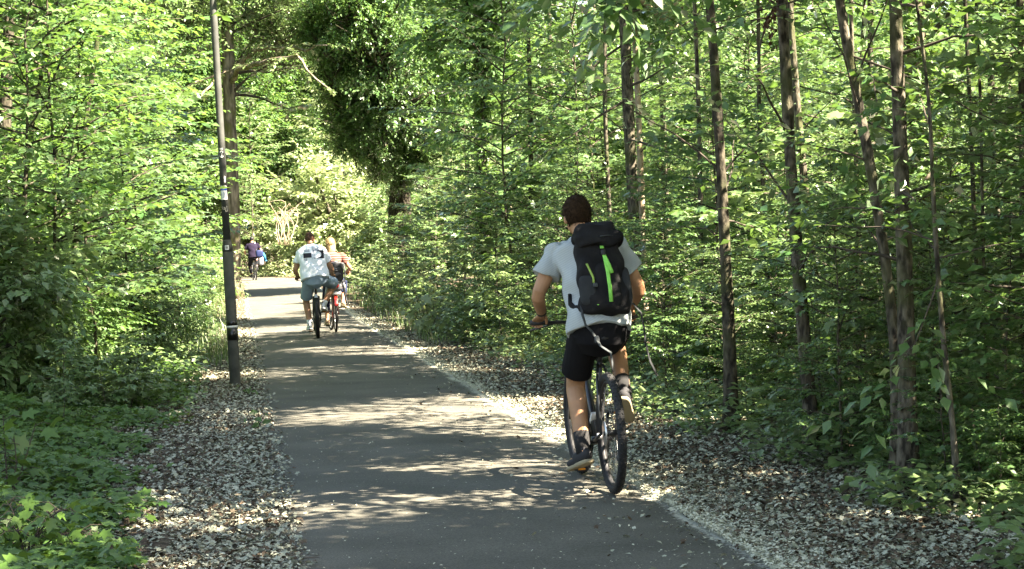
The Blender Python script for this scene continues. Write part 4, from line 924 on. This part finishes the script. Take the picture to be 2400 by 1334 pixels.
def person(label, loc, rotz, lean, sp, voxel=.006):
    e = thing('person', label, 'person', loc, rotz, None, lean); k = sp.get('k', 1.0); J = {}
    pel = np.array(sp['pelvis']); nb = np.array(sp['neck']); hd = np.array(sp['head']); sw = sp['sw']; fat = sp.get('fat', 1.0)
    sh = {s: np.array(sp['sh'][0 if s < 0 else 1]) for s in (-1, 1)}
    G = Geo(); mid = (pel + nb) / 2 + np.array([0, -.045 * sp.get('hunch', 1), 0])
    spine = smooth_poly([pel - [0, 0, .10], pel, pel * .62 + mid * .38, mid, mid * .4 + nb * .6 + [0, -.02, 0], nb - [0, .01, .03], nb], 13)
    u = np.linspace(0, 1, 13)
    A = np.interp(u, [0, .15, .4, .62, .82, .93, 1], [.13, .165, .145, .165, .185, .14, .065]) * fat * sw / .19; B = np.interp(u, [0, .15, .4, .62, .82, .93, 1], [.10, .115, .10, .115, .11, .085, .06]) * fat
    G.tube(spine, list(zip(A, B)), 20, ref=(1, 0, 0))
    hdir = nrm(hd - nb)
    G.tube([nb - hdir * .06, nb + hdir * .04, hd - [0, .02, .03]], [(.075, .075), (.058, .062), (.055, .065)], 14, ref=(1, 0, 0))
    face = nrm(np.array(sp.get('face', (0, 1, -.05)))); HM = axM(face)
    hp = lambda x, y, z: hd + HM @ np.array([x, y, z])
    G.sup(hp(0, -.005, .03), (.076, .097, .092), 1, 1, HM); G.sup(hp(0, .03, -.045), (.058, .065, .068), 1, 1, HM); G.sup(hp(0, .05, -.085), (.03, .035, .025), 1, 1, HM)
    G.sup(hp(0, .10, -.018), (.014, .022, .024), 1, 1, HM, 8, 6); G.sup(hp(0, .093, -.062), (.024, .012, .010), 1, 1, HM, 8, 6); G.sup(hp(0, .082, .026), (.05, .016, .010), 1, 1, HM, 8, 6)
    for s in (-1, 1):
        G.sup(hp(s * .080, -.012, -.012), (.010, .022, .034), 1, 1, HM @ np.array(Matrix.Rotation(s * -.35, 3, 'Z')), 10, 8)
    wr = {}
    for s in (-1, 1):
        S = sh[s]; hand = np.array(sp['hands'][0 if s < 0 else 1]); d_in = np.array([-s * .02, -.07, .035])
        w = hand + d_in; wr[s] = w
        ak = sp.get('armk', 1.0); el = ik(S, w, .30 * k * ak, .265 * k * ak, np.array(sp.get('epole', [(-.55, -.5, -.6), (.55, -.5, -.6)])[0 if s < 0 else 1]))
        limb(G, S, el, w, np.array([.056, .050, .042, .041, .028]) * sp.get('arm', 1.0)); J['el', s] = el
        G.sup(S, (.066, .066, .066))
        # hand: palm, four fingers curled round the grip, thumb underneath
        ax = nrm(hand - w); X = np.array([1.0, 0, 0]); dn = np.cross(X, ax) if np.cross(X, ax)[2] < 0 else -np.cross(X, ax)
        G.tube([w, w + ax * .035, w + ax * .085], [(.026, .019), (.038, .016), (.042, .014)], 12, ref=(1, 0, 0))
        for q in range(4):
            o = X * (-s) * (.031 - .0205 * q) ; l = (.92, 1.05, 1.0, .8)[q]; p0 = w + ax * .075 + o - dn * .002
            G.tube([p0, p0 + ax * .032 * l + dn * .006, p0 + ax * .040 * l + dn * .030 * l, p0 + ax * .018 + dn * .046 * l], [.0098, .0095, .0088, .0075], 8)
        G.tube([w + ax * .02 - X * s * .026, w + ax * .05 - X * s * .046 + dn * .016, w + ax * .075 - X * s * .05 + dn * .036], [.014, .0115, .009], 8)
    ankle = {}
    for s in (-1, 1):
        i = 0 if s < 0 else 1; hip = pel + [s * .092 * fat, .0, -.03]; an = np.array(sp['ankles'][i]); kn = ik(hip, an, .445 * k, .435 * k, np.array(sp['kpole'][i])); J['kn', s] = kn; J['hip', s] = hip; ankle[s] = an
        bk = nrm(np.cross(np.array([1.0, 0, 0]), nrm(an - kn))); bk = bk if bk[1] < 0 else -bk
        limb(G, hip, kn, an, np.array([.090, .080, .056, .056, .038]) * sp.get('leg', 1.0), 16, bulge=bk * .016)
        td = nrm(np.array(sp['toes'][i])); G.tube([an - td * .045 - [0, 0, .02], an + td * .03 - [0, 0, .035], an + td * .15 - [0, 0, .05]], [(.03, .03), (.036, .028), (.034, .016)], 10, ref=(1, 0, 0))
    body = G.skin('body', sp['skin'], e, voxel, 5)
    for s in (-1, 1):
        ey = Geo().sup(hp(s * .032, .078, .006), (.012, .012, .012), 1, 1, None, 10, 8).build('eye', EYE_W, e); Geo().sup(hp(s * .032, .087, .006), (.006, .004, .006), 1, 1, None, 8, 6).build('iris', EYE_D, ey)
    # hair: a cap whose edge follows the hairline
    ht = sp['hair']; nu, nv = 40, 26; v = []; f = []; r_ = np.random.default_rng(4)
    for i in range(nv + 1):
        la = math.pi * i / nv
        for j in range(nu):
            lo = 2 * math.pi * j / nu; d = np.array([math.sin(la) * math.cos(lo), math.sin(la) * math.sin(lo), math.cos(la)])
            line = .30 if d[1] > .45 else (-.25 if d[1] > -.1 else -.80)      # front, temples, nape
            over = sstep(line - .12, line + .12, d[2]); rr = .90 + over * (.17 + ht.get('puff', 0)) + (r_.normal(0, .012) if over > .5 else 0)
            v.append(hp(d[0] * .080 * rr, d[1] * .100 * rr - .005, d[2] * .097 * rr + .03))
    for i in range(nv):
        for j in range(nu):
            a = i * nu + j; b = i * nu + (j + 1) % nu; f += [(a, a + nu, b + nu), (a, b + nu, b)]
    G2 = Geo().add(v, f); va = np.array(v); cc = hp(0, -.005, .03); dd = va - cc; keep = np.where(np.linalg.norm((dd @ HM) / [.08, .1, .097], axis=1) > 1.03)[0]
    if len(keep):
        ii = keep[r_.integers(len(keep), size=1500)]; p0 = va[ii] + r_.normal(0, .006, (1500, 3)); dn = nrm(dd[ii]); ln = .008 + .010 * r_.random(1500)
        tg = nrm(np.cross(dn, r_.normal(0, 1, (1500, 3)))); q = nrm(dn * .7 + np.array([0, -.25, -.75]) + r_.normal(0, .25, (1500, 3)))
        tv = np.stack([p0 - tg * .003 - dn * .004, p0 + tg * .003 - dn * .004, p0 + q * ln[:, None]], 1).reshape(-1, 3); G2.add(tv, np.arange(4500).reshape(-1, 3))
    G2.build('hair', ht['mat'], e)
    if ht.get('long'):
        g = Geo(); rr2 = np.random.default_rng(8)
        for q in range(34):
            a = -math.pi * (q + .5) / 34; o = np.array([.075 * math.cos(a), .08 * math.sin(a) * 1.05, 0])
            p0 = hd + [o[0], o[1], .05]; L = ht['long'] * (.8 + .3 * rr2.random())
            g.tube([p0, p0 + [o[0] * .15, o[1] * .25, -.11], hd + [o[0] * .75 + rr2.normal(0, .012), -.10 + rr2.normal(0, .012), -.05 - L * .5], hd + [o[0] * .6 + rr2.normal(0, .015), -.12 + rr2.normal(0, .012), -L]], [.014, .016, .014, .004], 6)
        g.build('long_hair', ht['mat'], e)
    # shirt
    if sp.get('shirt'):
        c = sp['shirt']; G = Geo(); gr = c.get('grow', .018); hem = c.get('hem', .08); b0 = pel + nrm(pel - mid) * hem + np.array([0, -.015, 0])
        spn = smooth_poly([b0, pel, pel * .62 + mid * .38, mid, mid * .4 + nb * .6 + [0, -.02, 0], nb - [0, .01, .025], nb + [0, .0, .012]], 15); u = np.linspace(0, 1, 15)
        A = np.interp(u, [0, .2, .45, .65, .82, .92, 1], [.178, .172, .158, .178, .19, .145, .07]) * fat * sw / .19 + gr * c.get('loose', 1); B = np.interp(u, [0, .2, .45, .65, .82, .92, 1], [.125, .122, .11, .118, .112, .085, .066]) * fat + gr
        G.tube(spn, list(zip(A, B)), 24, ref=(1, 0, 0))
        for s in (-1, 1):
            S = sh[s]; el = J['el', s]; q = c.get('sleeve', .62); G.sup(S, (.075 + gr * .4,) * 3)
            if q: G.tube([nb * .35 + S * .65 - [0, 0, .03], S, S * (1 - q * .5) + el * q * .5, S * (1 - q) + el * q], [.075 + gr * .5, .073 + gr * .5, .068 + gr * .5, .070 + gr * .6], 18)
        G.skin('shirt', c['mat'], e, max(voxel, .007), 3, noise=c.get('fold', .004), nscale=17)
    if sp.get('shorts'):
        c = sp['shorts']; G = Geo(); q = c.get('len', .8)
        G.tube([pel + [0, -.005, .10], pel + [0, -.005, .0], pel + [0, 0, -.10], pel + [0, .03, -.16]], [(.165 * fat, .118 * fat), (.182 * fat, .14 * fat), (.17 * fat, .135 * fat), (.12, .10)], 22, ref=(1, 0, 0))
        for s in (-1, 1):
            h = J['hip', s]; kn = J['kn', s]; an = ankle[s]
            pts = [h, h * .6 + kn * .4, h * (1 - q) + kn * q]; rr = [.108 * fat, .100 * fat, c.get('cuff', .092) * fat]
            if q > 1: cu = c.get('cuffup', .04); pts = [h, h * .5 + kn * .5, kn, kn * .5 + an * .5, an + nrm(kn - an) * cu]; rr = [.105, .09, .075, .07, .062]
            G.tube(pts, rr, 18)
        sh_o = G.skin('shorts' if q <= 1 else 'trousers', c['mat'], e, max(voxel, .007), 3, noise=.003, nscale=15)
    for s in (-1, 1):
        i = 0 if s < 0 else 1; an = ankle[s]; c = sp['shoe']; td = nrm(np.array(sp['toes'][i])); X = nrm(np.cross(td, [0, 0, 1.])); Z = np.cross(X, td); M = np.stack([X, td, Z], 1)
        if c.get('sock'): Geo().tube([an + nrm(J['kn', s] - an) * c['sock'], an - Z * .03], [.050, .047], 14).build('sock', c['sock_mat'], e)
        g = Geo(); b = an - Z * .055 + td * .055
        g.sup(b - td * .02 + Z * .012, (.041, .10, .040), .75, .75, M); g.sup(b + td * .075 - Z * .005, (.044, .075, .028), .8, .75, M); g.sup(an - Z * .015, (.040, .046, .045), .8, .9, M)
        so = g.build('shoe', c['mat'], e)
        g = Geo(); g.sup(b - td * .035 - Z * .034, (.044, .095, .016), .4, .6, M); g.sup(b + td * .075 - Z * .036, (.048, .085, .014), .4, .7, M); g.build('sole', c['sole'], so)
    return e, J
# ------------------------------------------------------------------ the four cyclists
SHOE_DK = mat('shoe_dark', (0.02, 0.02, 0.022), .8); SOLE_BEIGE = mat('sole_beige', (0.22, 0.185, 0.115), .7); SOLE_WH = mat('sole_white', (0.6, 0.6, 0.58), .6)
SHOE_WH = mat('shoe_white', (0.62, 0.64, 0.66), .7); SOCK_BK = mat('sock_black', (0.012, 0.012, 0.012), .95); SOCK_WH = mat('sock_white', (.6, .62, .65), .9)
SHIRT_GREY = cloth('shirt_grey_striped', (0.30, 0.335, 0.335), stripes=(26, (0, .5, 0), (0.27, 0.30, 0.30)))
SHORTS_BK = cloth('shorts_black', (0.007, 0.007, 0.008), .3)
LB = 0.0
z0 = 0.02
g1 = gnd(1440, 1163); g1b = gnd(1363, 1115); h1 = math.atan2(-(g1b[0] - g1[0]), g1b[1] - g1[1]) - rad(.5)
def up_path(p): return (p[0], p[1], terrain(p[0], p[1]) + .016)
LEAN1 = rad(-1.2)
bike1, st1, ped1 = bicycle('black mountain bike ridden by the cyclist with the backpack', up_path(g1), h1, LEAN1, R=.37, tw=.027, crank=rad(4), steer=rad(2), bar_w=.29, bar=(.78, 1.02))
# white marks on its frame
for a, b, w in (((.0, .335, .62), (.0, .345, .66), .006),):
    pass
g = Geo(); g.box((.0, .52, .42), (.027, .012, .05), axM((0, .36, .48))); g.build('frame_mark', WHITE_PAINT, bike1)
g = Geo(); g.box((-.036, .20, .335), (.013, .03, .012), axM((.05, 1, .1))); g.build('chainstay_mark', WHITE_PAINT, bike1)
pl, pr = ped1[-1], ped1[1]
rider1, J1 = person('young man in grey striped T-shirt and black shorts cycling away with a backpack', up_path(g1), h1, LEAN1, dict(
    pelvis=(0, .20, 1.03), neck=(-.01, .49, 1.545), head=(-.035, .57, 1.700), sw=.20, sh=[(-.205, .47, 1.475), (.195, .46, 1.48)],
    hands=[st1((-.305, .735, 1.05)), st1((.305, .735, 1.05))], ankles=[pl + [0, -.12, .135], pr + [.040, -.12, .135]], toes=[(-.32, 1, -.30), (.28, .8, -.62)],
    kpole=[(-.05, 1, .1), (.10, 1, .4)], skin=SKIN, leg=1.10, hair=dict(mat=HAIR_BR, puff=.08), face=(-.12, 1, -.08), k=1.02, armk=.945, arm=1.04,
    shirt=dict(mat=SHIRT_GREY, hem=.06, grow=.02, sleeve=.55, fold=.010), shorts=dict(mat=SHORTS_BK, len=.80, cuff=.098),
    shoe=dict(mat=SHOE_DK, sole=SOLE_BEIGE, sock=.11, sock_mat=SOCK_BK)), voxel=.0055)
w1 = np.array(st1((-.305, .735, 1.05))) + [.02 * 1, -.07, .035]
el1 = J1['el', -1]; wd = nrm(el1 - w1)
Geo().tube([w1 + wd * .035, w1 + wd * .058], [.034, .036], 16).build('wristband', BLACK_P, rider1)
# backpack, worn on the back: its own frame follows the leaning spine
PACK = cloth('pack_black', (0.012, 0.012, 0.0125), .4, bump=.5); PACK_G = cloth('pack_charcoal', (0.024, 0.026, 0.027), .25); STRAP = cloth('strap_grey', (0.050, 0.056, 0.058), .15); LIME = mat('lime_webbing', (0.20, 0.58, 0.10), .7, vary=.12, scale=40)
pack = thing('backpack', 'black hiking backpack with lime green straps on the cyclist\'s back', 'backpack', up_path(g1), h1, None, LEAN1)
upv = nrm(np.array([-.02, .36, 1.0])); bkv = nrm(np.array([0.02, -1, .36])); rtv = nrm(np.cross(bkv, upv)); rtv = rtv if rtv[0] > 0 else -rtv
PM3 = np.stack([rtv * .93, bkv * .95, upv], 1); PC = np.array([.025, .205, 1.325])
pk = lambda a, b, c: PC + PM3 @ np.array([a, b, c])
g = Geo(); g.sup(pk(0, .015, -.02), (.158, .105, .255), .55, .55, PM3, 28, 18); g.sup(pk(0, .02, -.19), (.178, .11, .085), .6, .6, PM3, 24, 12); g.sup(pk(0, .01, .14), (.150, .10, .13), .6, .6, PM3, 24, 12)
g.skin('pack_body', PACK, pack, .008, 4, noise=.008, nscale=24)
g = Geo(); g.sup(pk(0, .025, .255), (.150, .125, .062), .6, .6, PM3, 28, 12); g.sup(pk(0, .085, .205), (.162, .075, .050), .6, .6, PM3, 24, 12); g.sup(pk(.0, .0, .29), (.125, .085, .045), .7, .7, PM3, 20, 10)
lid = g.skin('lid', PACK, pack, .008, 4, noise=.010, nscale=28)
Geo().tube([pk(.0, .163, .205), pk(.05, .165, .208), pk(.10, .155, .205)], .0028, 6).build('lid_zip', STRAP, lid)
g = Geo(); g.sup(pk(-.105, .055, -.12), (.062, .075, .105), .55, .6, PM3 @ np.array(Matrix.Rotation(.25, 3, 'Z')), 20, 12); g.build('side_pocket', PACK_G, pack)
g = Geo(); g.sup(pk(.150, .03, -.10), (.035, .075, .13), .6, .6, PM3, 18, 12); g.build('side_pocket', PACK_G, pack)
g = Geo(); g.sup(pk(.02, .10, -.10), (.085, .04, .15), .5, .6, PM3, 20, 12); g.build('front_pocket', PACK, pack)
cx = .012
g = Geo(); g.ribbon([pk(cx - .002, .138, .115), pk(cx + .002, .145, .08), pk(cx + .008, .150, -.02), pk(cx + .008, .152, -.12), pk(cx + .006, .140, -.215)], .024, .002, rtv); g.ribbon([pk(cx + .004, .150, .075), pk(cx + .02, .156, .02), pk(cx + .035, .154, -.035)], .024, .002, rtv); g.build('lime_strap', LIME, pack)
g = Geo(); g.ribbon([pk(cx - .003, .125, .155), pk(cx - .003, .132, .135)], .026, .0022, rtv); g.build('lime_strap', LIME, pack)
g = Geo(); g.sup(pk(cx - .002, .142, .105), (.016, .010, .018), .4, .4, PM3, 12, 8); g.build('buckle', DARK_PLASTIC, pack)
g = Geo(); g.ribbon([pk(-.105, .112, .05), pk(-.092, .124, .0), pk(-.078, .133, -.05), pk(-.080, .134, -.085)], .015, .002, rtv); g.build('lime_strap', mat('olive_webbing', (.22, .34, .07), .7), pack)
g = Geo(); g.sup(pk(-.072, .135, -.10), (.016, .010, .014), .5, .5, PM3, 12, 8); g.build('zip_pull', STRAP, pack)
g = Geo(); g.ribbon([pk(-.085, .10, -.205), pk(-.068, .13, -.225)], .012, .002, rtv); g.build('label_tab', LIME, pack)
g = Geo()
for s in (-1, 1):
    g.tube([pk(s * .10, -.10, .235), pk(s * .125, -.20, .22), pk(s * .16, -.30, .12), pk(s * .19, -.27, -.02), pk(s * .185, -.16, -.13), pk(s * .15, -.05, -.21)], [(.028, .006)] * 6, 8, ref=(1, 0, 0))
g.build('shoulder_straps', STRAP, pack)
g = Geo(); g.tube([pk(-.15, .03, -.215), pk(-.20, -.02, -.20), pk(-.215, -.06, -.15), pk(-.21, -.05, -.09)], [(.028, .012)] * 4, 8, ref=(0, 0, 1)); g.build('hip_belt', PACK, pack)
g = Geo(); g.ribbon([pk(-.165, .06, -.19), pk(-.175, .09, -.27), pk(-.165, .10, -.34), np.array([-.075, .03, .99]), np.array([-.04, -.03, .905]), np.array([.012, -.075, .865]), np.array([.018, -.07, .80]), np.array([.02, -.06, .745])], .022, .002, (.6, .6, .3)); g.build('dangling_strap', STRAP, pack)
g = Geo(); g.sup(np.array([-.055, .0, .945]), (.015, .010, .022), .4, .4, None, 10, 8); g.build('buckle', STRAP, pack)
g = Geo(); g.ribbon([pk(.185, .03, -.20), pk(.225, .05, -.27), pk(.235, .04, -.36), pk(.24, .0, -.46), pk(.265, -.05, -.56), pk(.31, -.09, -.645)], .024, .002, (.7, .7, 0)); g.build('dangling_strap', PACK_G, pack)

# the man in front
SHIRT_WH = cloth('shirt_white', (0.66, 0.70, 0.76), .03); DENIM = cloth('denim_light', (0.21, 0.28, 0.35), .15)
g2 = gnd(746, 795); h2 = h1 * .72; LEAN2 = rad(-1.0)
bike2, st2, ped2 = bicycle('black fat tyred bike ridden by the man in the white printed shirt', up_path(g2), h2, LEAN2, R=.37, tw=.034, crank=rad(8), steer=rad(4), bar_w=.30, bar=(.80, 1.06), saddle=(.18, .99))
Geo().tube([(0, .01 + .39 * math.cos(a), .37 + .41 * math.sin(a)) for a in np.linspace(1.1, 2.1, 8)], [(.030, .004)] * 8, 8, ref=(1, 0, 0)).build('mudguard', mat('grey_mudguard', (.30, .31, .33), .4), bike2)
pl, pr = ped2[-1], ped2[1]
rider2, J2 = person('broad man in a white printed T-shirt and light denim shorts riding beside the woman', up_path(g2), h2, LEAN2, dict(
    pelvis=(0, .17, 1.085), neck=(-.05, .46, 1.625), head=(-.06, .58, 1.765), sw=.225, sh=[(-.245, .45, 1.50), (.175, .43, 1.50)], hunch=1.6, fat=1.14,
    hands=[st2((-.335, .755, 1.085)), st2((.335, .755, 1.085))], epole=[(-.35, -.5, -.6), (.35, -.5, -.6)], ankles=[pl + [-.01, -.12, .135], pr + [.0, -.10, .14]], toes=[(-.2, 1, -.1), (.25, 1, -.25)],
    kpole=[(-.35, 1, .1), (.80, 1, .2)], skin=SKIN2, hair=dict(mat=HAIR_RED, puff=-.01), face=(.0, 1, -.15), k=1.03, arm=1.12, leg=1.12,
    shirt=dict(mat=SHIRT_WH, hem=.05, grow=.026, sleeve=.55, fold=.006), shorts=dict(mat=DENIM, len=.88, cuff=.098),
    shoe=dict(mat=SHOE_WH, sole=SOLE_WH, sock=.07, sock_mat=SOCK_WH)), voxel=.009)
bw = J2['el', -1]; w2 = np.array(st2((-.335, .755, 1.085))) + [.02, -.07, .035]; wd = nrm(bw - w2)
Geo().tube([w2 + wd * .03, w2 + wd * .055], [.037, .039], 14).build('watch', BLACK_P, rider2)
# the print on the back of the shirt: two blocks, a black one with fine rules and a framed disc
def back_print(shape, m, off, parent, name):
    """drop flat shapes onto the cloth along the back's normal"""
    dg = bpy.context.evaluated_depsgraph_get(); sh_ = [c for c in rider2.children if c.name.startswith('shirt')][0]
    V = []
    for (a, b) in shape[0]:
        o = Vector((-.02 + a, -.6, 1.58 + b)); d = Vector((0, 1, -.12)).normalized()
        hit, loc, nn, _ = sh_.ray_cast(o, d)
        V.append(tuple(loc - d * off) if hit else (o[0], .25, o[2]))
    return Geo().add(V, shape[1]).build(name, m, parent)
shirt2 = [c for c in rider2.children if c.name.startswith('shirt')][0]
bpy.context.view_layer.update()
INK = mat('ink_black', (.014, .014, .022), .8); INK_G = mat('ink_grey', (.28, .31, .36), .8)
back_print(grid_rect(-.165, -.018, -.055, .035, 8, 5), INK, .004, shirt2, 'print_block')
back_print(grid_rect(-.165, -.10, -.105, -.06, 4, 3), INK_G, .004, shirt2, 'print_block')
back_print(grid_rect(-.16, -.05, .055, .11, 5, 3), INK_G, .004, shirt2, 'print_block')
back_print(grid_rect(-.005, .003, -.09, .15, 2, 10), INK_G, .004, shirt2, 'print_rule')
back_print(grid_rect(.02, .20, -.075, .08, 8, 6), INK, .004, shirt2, 'print_block')
v, f = fan(circ(.10, .0, .055, .058)); back_print((v, f), mat('ink_white', (.66, .70, .76), .8), .009, shirt2, 'print_disc')
v, f = fan([(.03, .073), (.03, -.069), (.085, -.069), (.06, .0), (.085, .073)]); back_print((v, f), bpy.data.materials['ink_white'], .008, shirt2, 'print_corner')
back_print(grid_rect(.005, .12, .075, .14, 5, 3), INK_G, .004, shirt2, 'print_block')

# the woman and her bike with a child seat
PEACH = cloth('blouse_peach', (0.22, 0.10, 0.075), vary=.5, stripes=(7, (0, 0, 0), (.05, .018, .018))); NAVY_T = cloth('trousers_navy', (0.015, 0.02, 0.045), .2)
g3 = gnd(788, 781); g3b = gnd(772, 773); h3 = h1 * 1.1
bike3, st3, ped3 = bicycle('red step through bike with child seat ridden by the blonde woman', up_path(g3), h3, 0.0, R=.36, tw=.022, frame_m=RED_PAINT, step_through=True, crank=rad(-6), bar=(.62, 1.10), bar_w=.28, saddle=(.16, .94), accents=False, steer=rad(6), tread=.4)
Geo().tube([(0, .385 * math.cos(a), .36 + .385 * math.sin(a)) for a in np.linspace(.3, 2.75, 16)], [(.034, .005)] * 16, 8, ref=(1, 0, 0)).build('mudguard', RED_PAINT, bike3)
Geo().sup((0, -.235, .66), (.030, .014, .060), .5, .5).build('tail_light', RED_REFL, bike3)
g = Geo()
for s in (-1, 1):
    g.tube([(s * .06, .16, .74), (s * .06, -.26, .76)], .007, 6); g.tube([(s * .06, -.1, .75), (s * .062, 0, .38)], .006, 6)
g.tube([(-.06, -.26, .76), (.06, -.26, .76)], .007, 6); g.build('luggage_rack', ALU, bike3)
pl, pr = ped3[-1], ped3[1]
SAND = mat('sandal_tan', (.30, .20, .13), .7)
rider3, J3 = person('blonde woman in a peach blouse riding the red bike with a child seat', up_path(g3), h3, 0.0, dict(
    pelvis=(-.01, .12, 1.00), neck=(-.02, .26, 1.50), head=(-.03, .32, 1.665), sw=.165, sh=[(-.175, .25, 1.43), (.175, .25, 1.43)], fat=.95,
    hands=[st3((-.28, .565, 1.125)), st3((.28, .565, 1.125))], ankles=[pl + [-.01, -.10, .12], pr + [.05, -.10, .12]], toes=[(-.1, 1, -.1), (.3, 1, -.2)],
    kpole=[(-.2, 1, 0), (.3, 1, .2)], skin=SKIN2, hair=dict(mat=HAIR_BL, puff=.06, long=.30), face=(.05, 1, 0), k=.95, arm=.9, leg=.95,
    shirt=dict(mat=PEACH, hem=.08, grow=.02, sleeve=.5), shorts=dict(mat=NAVY_T, len=1.5, cuffup=.17), shoe=dict(mat=SAND, sole=SOLE_BEIGE)), voxel=.009)
SEAT_G = mat('seat_charcoal', (.014, .015, .017), .5); SEAT_L = mat('seat_silver', (.20, .205, .215), .45); SEAT_W = mat('seat_white', (.45, .45, .46), .4)
seat = thing('child_seat', 'dark grey child seat with silver rim on the rear rack of the red bike', 'child seat', up_path(g3), h3)
g = Geo(); g.sup((0.01, -.27, 1.14), (.155, .045, .185), .5, .45, None, 24, 14); g.sup((0.01, -.20, 1.27), (.165, .075, .055), .5, .5, None, 24, 10); g.build('back_shell', SEAT_G, seat)
g = Geo()
for zz in (1.10, 1.20): g.sup((.0, -.316, zz), (.11, .006, .030), .4, .4, None, 16, 8)
g.build('back_panel', mat('seat_panel', (.03, .032, .036), .5), seat)
g = Geo(); g.tube([(-.05, -.325, 1.205), (.04, -.325, 1.205)], [(.008, .002)] * 2, 6, ref=(0, 0, 1)); g.tube([(-.055, -.325, 1.175), (.05, -.325, 1.175)], [(.006, .002)] * 2, 6, ref=(0, 0, 1)); g.build('back_mark', SEAT_L, seat)
g = Geo(); g.tube([(-.165, -.24, .98), (-.172, -.23, 1.15), (-.15, -.235, 1.30), (.01, -.24, 1.335), (.17, -.235, 1.30), (.192, -.23, 1.15), (.185, -.24, .98)], .014, 8); g.tube([(-.17, -.26, .975), (.01, -.30, .965), (.19, -.26, .975)], .017, 8); g.build('rim', SEAT_L, seat)
g = Geo(); g.sup((0.01, -.13, .93), (.15, .16, .06), .5, .5, None, 20, 10); g.sup((0.01, -.24, .865), (.12, .06, .065), .5, .5, None, 18, 10); g.build('seat_shell', SEAT_L, seat)
Geo().sup((-.01, -.305, .885), (.075, .012, .036), .4, .4, None, 14, 8).build('red_reflector', RED_REFL, seat)
g = Geo(); g.sup((0.0, -.22, .755), (.11, .05, .045), .5, .5, None, 18, 10); g.build('mount', SEAT_W, seat)
for s in (-1, 1):
    g = Geo(); g.tube([(s * .15 + .01, -.12, .92), (s * .175 + .01, -.02, .75), (s * .20 + .02, .02, .55)], [(.03, .05), (.022, .055), (.022, .06)], 10, ref=(1, 0, 0)); g.build('leg_shield', SEAT_L, seat)
    g = Geo(); g.sup((s * .215 + .02, .05, .51), (.03, .075, .018), .5, .5, None, 12, 8); g.build('footrest', SEAT_G, seat)

# the rider far ahead
NAVY = cloth('shirt_navy', (0.011, 0.008, 0.018), .2); TROU = cloth('trousers_black', (0.010, 0.011, 0.014), .2)
g4 = P(600, 652, 78); g4 = np.array([g4[0], 78, terrain(g4[0], 78)]); h4 = rad(14)
bike4, st4, ped4 = bicycle('dark bike of the far rider half hidden behind verge plants', up_path(g4), h4, 0.0, R=.36, tw=.022, crank=rad(20), bar=(.70, 1.10), accents=False, tread=.3)
pl, pr = ped4[-1], ped4[1]
rider4, J4 = person('far rider in a dark purple shirt and black trousers where the path bends', up_path(g4), h4, rad(-2), dict(
    pelvis=(-.03, .16, 1.02), neck=(-.03, .36, 1.53), head=(-.01, .43, 1.70), sw=.20, sh=[(-.21, .34, 1.46), (.19, .34, 1.46)],
    hands=[st4((-.31, .65, 1.13)), st4((.31, .65, 1.13))], ankles=[pl + [-.01, -.12, .13], pr + [0, -.10, .13]], toes=[(-.15, 1, -.1), (.15, 1, -.1)],
    kpole=[(-.2, 1, 0), (.2, 1, .2)], skin=SKIN2, hair=dict(mat=HAIR_BK, puff=.05), face=(.25, 1, 0), k=1.0,
    shirt=dict(mat=NAVY, hem=.10, grow=.025, sleeve=.6), shorts=dict(mat=TROU, len=1.5), shoe=dict(mat=SHOE_DK, sole=SHOE_DK)), voxel=.012)
BLUE_C = mat('blue_cloth', (0.012, 0.13, 0.26), .8); NAVY_C = mat('navy_plastic', (.006, .014, .06), .6)
seat2 = thing('child_seat', 'small child seat with bright blue cloth behind the far rider', 'child seat', up_path(g4), h4)
g = Geo(); g.sup((.16, -.20, 1.10), (.15, .07, .15), .5, .5, None, 18, 10); g.build('back_shell', NAVY_C, seat2)
g = Geo()
for s in (-1, 1): g.tube([(.16 + s * .13, -.2, 1.0), (.16 + s * .15, -.18, 1.2), (.16 + s * .12, -.2, 1.30)], .02, 8)
g.build('rim', SEAT_G, seat2)
g = Geo(); g.tube([(.30, -.15, 1.12), (.36, -.16, .98), (.40, -.12, .84)], [.055, .06, .045], 10); g.sup((.42, -.05, .80), (.06, .09, .03), .6, .6, None, 12, 8); g.build('blue_cloth', BLUE_C, seat2)
g = Geo(); g.sup((.22, -.16, .80), (.10, .08, .19), .5, .5, None, 16, 10); g.build('leg_shield', mat('seat_grey', (.16, .16, .19), .6), seat2)

# twins: where several plants read alike, say which one by its depth
ORD = ['the nearest', 'second nearest', 'third nearest', 'fourth nearest', 'fifth nearest', 'sixth nearest', 'seventh nearest', 'eighth nearest', 'ninth nearest', 'tenth nearest', 'eleventh nearest', 'twelfth nearest', 'thirteenth nearest', 'fourteenth nearest', 'fifteenth nearest']
twins = {}
for o in col.objects:
    if o.parent is None and 'label' in o.keys(): twins.setdefault(o['label'], []).append(o)
for lab, lst in twins.items():
    if len(lst) > 1 and lst[0].get('group') != 'unseen shade trees added beside the picture':
        lst.sort(key=lambda q: q.location.y)
        for k, o in enumerate(lst):
            new = lab + ', ' + ((('nearer', 'farther')[k]) if len(lst) == 2 else ORD[k] if k < len(ORD) else 'far off')
            if len(new.split()) <= 16: o['label'] = new
